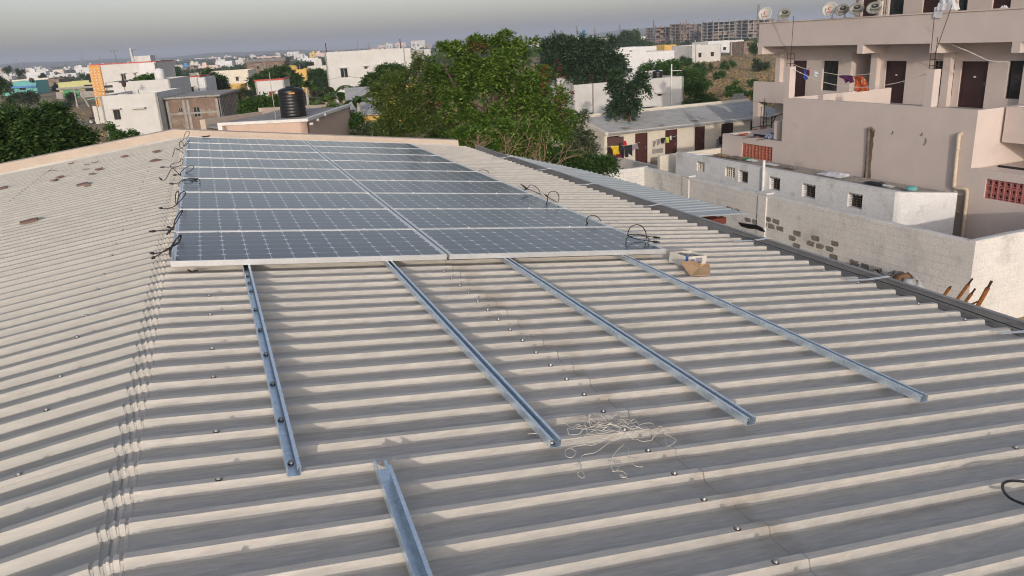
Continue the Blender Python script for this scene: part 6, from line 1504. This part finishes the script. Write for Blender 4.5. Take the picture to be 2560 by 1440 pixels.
tree('slim_tree', 'young tree with two pointed crowns in front of the wide white house', 'tree', [(1550, 215, 24, 34), (1540, 255, 28, 28), (1590, 215, 22, 36), (1580, 255, 30, 24), (1530, 272, 26, 14), (1600, 190, 12, 18)], 50, L_NEEM, 250, (6, 6, .45, .22, .10, .5, .8), .1)
tree('thorn_shrub', 'wide green thorn shrub behind the black tank of the wide white house', 'shrub', [(1650, 172, 50, 20), (1690, 180, 46, 26), (1730, 205, 36, 34), (1735, 240, 36, 30), (1620, 180, 26, 16), (1760, 255, 34, 18)], 84, L_FRESH, 520, (6, 7, .8, .30, .10, .3, 1), .12)
tree('round_shrub', 'round fresh green shrub alone in the dry field', 'shrub', [(1845, 228, 30, 20), (1850, 245, 33, 16)], 96, L_FRESH, 240, (6, 7, .6, .28, .10, .2, 1), .08)
tree('field_tree', 'small spreading thorn tree in the dry field beside the apartments', 'tree', [(1890, 115, 12, 8), (1888, 122, 10, 5)], 210, L_DARK, 90, (6, 6, 1.0, .5, .2, .2, 1), .1)
tree('round_tree', 'round dark green tree far off before the unfinished blocks', 'tree', [(1574, 96, 26, 15), (1560, 104, 18, 12), (1590, 104, 18, 12)], 340, L_DARK, 330, (6, 6, 1.8, .9, .4, .3, 1), .4)
tree('bushy_tree', 'dense dark bushy tree filling the left edge behind the roof parapet', 'tree', [(30, 345, 75, 60), (100, 330, 62, 50), (155, 350, 58, 42), (60, 310, 45, 34), (90, 380, 90, 36), (138, 292, 28, 30), (190, 370, 40, 30), (0, 385, 70, 50), (205, 345, 16, 20)], 24, L_DARK, 900, (6, 9, .40, .13, .058, .5, .8), .14)
tree('weed_bush', 'low green weeds in front of the plain white house', 'bush', [(300, 345, 30, 12), (280, 330, 8, 18), (330, 338, 20, 6)], 60, L_FRESH, 110, (6, 6, .4, .2, .09, .3, 1), .03)
tree('edge_bush', 'thick bush against the left edge of the photo', 'bush', [(4, 240, 14, 42), (0, 205, 12, 20)], 120, L_DARK, 120, (6, 6, .7, .35, .15, .3, 1), .1)
tree('bushy_tree', 'bright green bush beside the unfinished brick house', 'bush', [(640, 262, 34, 20), (670, 255, 26, 18), (625, 280, 26, 14), (655, 280, 30, 16)], 60, L_FRESH, 420, (6, 8, .5, .2, .09, .4, .8), .08)
tree('mango_tree', 'dark rounded tree before the yellow house', 'tree', [(660, 200, 32, 16), (700, 192, 32, 22), (725, 205, 30, 22), (640, 205, 20, 12), (700, 215, 30, 14)], 120, L_DARK, 420, (6, 7, .9, .40, .18, .4, .9), .2)
tree('small_tree', 'small dark tree standing before the cream house', 'tree', [(522, 196, 20, 16), (535, 205, 24, 16), (520, 212, 22, 12), (548, 212, 14, 10)], 125, L_DARK, 260, (6, 7, .9, .40, .16, .4, .9), .12)
tree('round_bush', 'round bush growing above the flat white roof behind the scarecrow', 'bush', [(368, 200, 24, 12), (348, 204, 14, 7), (385, 195, 12, 9)], 105, L_FRESH, 220, (6, 7, .6, .3, .14, .3, .9), .1)
tree('leafy_tree', 'dark leafy tree in front of the large white house', 'tree', [(935, 210, 26, 22), (960, 200, 26, 28), (985, 190, 26, 32), (915, 232, 24, 16), (950, 235, 30, 14)], 55, L_DARK, 480, (6, 7, .5, .22, .10, .4, .9), .1)
tree('hedge_bush', 'feathery bright green bush right behind the peach annexe', 'bush', [(860, 305, 42, 34), (840, 285, 30, 22), (885, 312, 34, 26), (830, 315, 22, 22)], 31, L_FRESH, 420, (7, 9, .40, .11, .035, .5, .8), .05)
tree('pale_bush', 'leafy bush with pale flowers behind the end of the parapet', 'bush', [(930, 325, 34, 18), (965, 325, 26, 16), (1000, 328, 24, 14)], 30, L_PALE, 260, (6, 6, .30, .13, .07, .4, .9), .05)
tree('pale_bush', 'dusty pale leafed shrub left of the row of rooms', 'bush', [(1430, 335, 30, 34), (1455, 300, 16, 22), (1458, 365, 26, 26), (1490, 394, 22, 14), (1420, 382, 36, 28), (1478, 345, 12, 22)], 31, L_PALE, 270, (5, 6, .34, .15, .075, .4, .9), .05)
tree('green_shrub', 'low dark green shrub along the edge below the dusty shrub', 'shrub', [(1400, 400, 50, 26), (1460, 410, 50, 22), (1350, 385, 46, 28), (1510, 408, 28, 18)], 24, L_DARK, 420, (6, 8, .34, .12, .05, .5, .8), .05)
tree('green_shrub', 'bushy shrub below the big tree next to the parapet end', 'shrub', [(1180, 345, 40, 26), (1215, 355, 40, 26), (1260, 330, 50, 30), (1160, 335, 22, 16), (1320, 340, 46, 40)], 23, L_MAIN, 430, (6, 9, .36, .12, .05, .5, .8), .05)
# dry branch bushes
def dry_bush(px, py, d, n_, spread, hgt, label, seed):
    c = at(px, py, d); zt = c.z; c.z = 0; o = thing('dry_bush', label, 'bush', c); rs2 = random.Random(seed); q = MB()
    def grow(p, v, L, r_, dep):
        pts = [p]; 
        for i in range(4): v = (v+Vector((rs2.gauss(0, .22), rs2.gauss(0, .22), rs2.gauss(0.02, .15)))).normalized(); pts.append(pts[-1]+v*L/4)
        q.tube(pts, [r_*(1-.14*i) for i in range(5)], 4)
        if dep > 0:
            for k in range(3): grow(pts[rs2.randint(1, 4)], (v+Vector((rs2.gauss(0, .7), rs2.gauss(0, .7), rs2.gauss(.1, .4)))).normalized(), L*.58, r_*.55, dep-1)
    for i in range(n_):
        a = rs2.uniform(0, 6.3); grow(c+Vector((math.cos(a)*spread*.4, math.sin(a)*spread*.4, zt-hgt*.75)), Vector((math.cos(a)*.5, math.sin(a)*.5, 1)).normalized(), hgt*.8, .016, 2)
    q.tube([c, c+Vector((0, 0, zt-hgt*.7))], .05, 6); q.build('branches', M['twig'], o)
dry_bush(1250, 330, 22, 5, .5, 1.3, 'bare brown branched bush in front of the big tree', 1)
dry_bush(1330, 380, 21.5, 12, .9, 1.2, 'tangle of bare pinkish twigs just beyond the gutter', 2)
dry_bush(1215, 365, 21, 6, .6, .7, 'low bare twigs beside the far end of the gutter', 3)
# banana plants
def banana(px, py, d, label, seed, sc_=1):
    c = at(px, py, d); zt = c.z; c.z = 0; o = thing('banana_plant', label, 'banana plant', c, None); rs2 = random.Random(seed)
    q = MB(); q.tube([c, c+Vector((0, 0, zt))], [.16*sc_, .10*sc_], 8); q.build('stem', M['lean'] if False else M['pole'], o)
    q = MB(); top = c+Vector((0, 0, zt-.2))
    for i in range(9):
        a = i*2.4+rs2.uniform(-.3, .3); L = rs2.uniform(1.5, 2.2)*sc_; up = rs2.uniform(.5, 1.3); d_ = Vector((math.cos(a), math.sin(a), 0)); sd_ = Vector((-d_.y, d_.x, 0)); vs = []
        for k in range(9):
            f = k/8; p = top+d_*(L*.75*f)+Vector((0, 0, up*f*L*.75-1.0*f*f*L*.75)); w_ = .27*sc_*math.sin(math.pi*min(1, .08+f*.92))**.6+.01
            vs += [p-sd_*w_+Vector((0, 0, .07)), p, p+sd_*w_+Vector((0, 0, .07))]
        for k in range(8):
            j = rs2.uniform(.9, 1.1); q.add([vs[3*k], vs[3*k+1], vs[3*k+4], vs[3*k+3]], [(0, 1, 2, 3)]); q.add([vs[3*k+1], vs[3*k+2], vs[3*k+5], vs[3*k+4]], [(0, 1, 2, 3)])
    q.build('leaves', L_BANANA, o)
banana(835, 232, 62, 'banana plant at the corner of the large white house', 1, 1.1); banana(860, 245, 50, 'banana plant with drooping leaves left of the leafy tree', 2); banana(815, 250, 58, 'yellowish banana plant behind the annexe', 3); banana(765, 215, 75, 'banana plant beside the yellow house', 4, 1.1); banana(895, 250, 44, 'banana plant below the leafy tree', 5, .9)
tree('palm_tree', 'small palm like tree right of the yellow house', 'tree', [(790, 185, 20, 14), (775, 195, 14, 10)], 150, L_DARK, 120, (8, 8, 1.4, .5, .15, .9, .6), .14)
tree('field_scrub', 'green scrub around the lime house gate', 'bush', [(182, 243, 12, 6), (68, 240, 30, 8), (160, 262, 12, 5)], 170, L_FAR, 160, (6, 6, .9, .45, .2, .3, 1), .05)
# scattered small trees and bushes of the middle distance, one by one
rs = random.Random(77)
mids = [(20, 172, 420), (50, 178, 380), (108, 190, 360), (135, 203, 300), (208, 190, 330), (232, 196, 280), (430, 190, 180), (442, 176, 280), (470, 196, 170), (500, 180, 300), (585, 178, 260), (598, 168, 420), (612, 172, 330), (606, 235, 110), (628, 235, 120), (740, 158, 330), (752, 165, 300), (775, 160, 300), (800, 152, 400), (815, 160, 330), (805, 205, 150), (820, 215, 140), (745, 240, 90), (690, 150, 420), (655, 160, 380), (1300, 125, 300), (1320, 122, 360), (1345, 128, 280), (1370, 115, 420), (1480, 108, 300), (1520, 108, 340), (1625, 108, 380), (1700, 118, 320), (1715, 105, 420), (1870, 130, 260), (1820, 160, 160), (1760, 170, 150), (1900, 160, 150), (1770, 210, 105), (1880, 205, 110), (1800, 185, 130), (1905, 235, 80), (1715, 150, 190), (1700, 265, 72), (1640, 255, 76)]
LF = [L_DARK, L_FAR, L_NEEM, L_FRESH]
for i, (x, y, d) in enumerate(mids):
    h = rs.uniform(1.8, 4.2) if d > 140 else rs.uniform(1.2, 2.2); r_ = h/d*FPX*.5
    r = ray(x, y); P = at(x, y, d); zg = gnd(d); cen_y = y
    small = d < 140 and x > 1600
    nm, cat = ('field_bush', 'bush') if small else ('town_tree', 'tree')
    lab = 'small green bush dotted in the dry brown field' if small else 'small tree dotted among the far houses of the town'
    tree(nm, lab, cat, [(x, cen_y, r_*rs.uniform(.8, 1.3), r_*.6), (x+r_*rs.uniform(-.8, .8), cen_y+r_*.35, r_*.8, r_*.5)], d, LF[i % 4 if not small else 3], 90, (6, 6, h*.28, h*.11, h*.045, .3, 1), .07, 'bushes dotted in the dry field' if small else 'trees dotted among the far houses')
# far scrub and dry grass (beyond counting)
def scatter(n_, az0, az1, d0, d1, pw=1.0):
    az = R(1)*rng.uniform(az0, az1, n_); d = d0*(d1/d0)**(rng.uniform(0, 1, n_)**pw); x = CAM.x+d*np.sin(az); y = CAM.y+d*np.cos(az); z = np.array([gnd(k) for k in d]); return np.stack([x, y, z], 1), d
def clumps(P, d, size, nq, flat=.6, up=0.0):
    N = len(P); s = (size*rng.uniform(.5, 1.4, N))[:, None]
    o = unit(rng.normal(size=(N, nq, 3))); o[..., 2] = np.abs(o[..., 2])*flat
    c = P[:, None, :]+o*s[:, None, :]*rng.uniform(.3, 1, (N, nq, 1)); a = unit(rng.normal(size=(N, nq, 3))+np.array([0, 0, up])); b = unit(np.cross(a, rng.normal(size=(N, nq, 3)))); q_ = s[:, None, :]*.42
    return np.stack([c-a*q_, c+b*q_*.6, c+a*q_, c-b*q_*.6], 2).reshape(-1, 3)
P, d = scatter(5200, -14, 42, 190, 2600, .75)
az_ = np.degrees(np.arctan2(P[:, 0]-CAM.x, P[:, 1]-CAM.y))
k = ~((az_ > 22) & (d < 330)) & ~((az_ < -6) & (d < 270)); P, d = P[k], d[k]
struct(foliage_mesh('far_scrub', clumps(P, d, 2.6+d*.0016, 16), L_FAR), 'stuff')
P, d = scatter(260, -2, 24, 100, 200); struct(foliage_mesh('ground_scrub', clumps(P, d, .9, 14), L_FAR), 'stuff')
P, d = scatter(7000, 20, 42, 62, 240); Pg = clumps(P, d, .35, 10, .8, 1.5)
P2, d2 = scatter(2600, -14, 20, 55, 170); struct(foliage_mesh('dry_grass', np.concatenate([Pg, clumps(P2, d2, .3, 8, .8, 1.5)]), L_GRASS), 'stuff')
# yard weeds between the buildings
P = np.array([list(Q(rng.uniform(5.5, 23), rng.uniform(20, 40), 0)) for _ in range(700)]); struct(foliage_mesh('yard_weeds', clumps(P, None, .45, 16, 1.2), L_DARK), 'stuff')

# ================================================================== HAZE
q = MB(); q.box(-9500, 9500, -9500, 9500, -8, 62)
hz = q.build('haze', bpy.data.materials.new('haze_air')); hz['kind'] = 'stuff'
hm = hz.data.materials[0]; hm.use_nodes = True; n = hm.node_tree; n.nodes.clear()
v = n.nodes.new('ShaderNodeVolumePrincipled'); v.inputs['Color'].default_value = (.72, .80, .95, 1); v.inputs['Density'].default_value = HAZE; v.inputs['Anisotropy'].default_value = 0.0
o = n.nodes.new('ShaderNodeOutputMaterial'); n.links.new(v.outputs[0], o.inputs['Volume'])
S.cycles.use_denoising = True; S.cycles.filter_width = 1.1; S.cycles.volume_bounces = 0; S.cycles.max_bounces = 6; S.cycles.diffuse_bounces = 3; S.cycles.glossy_bounces = 3; S.cycles.transmission_bounces = 3
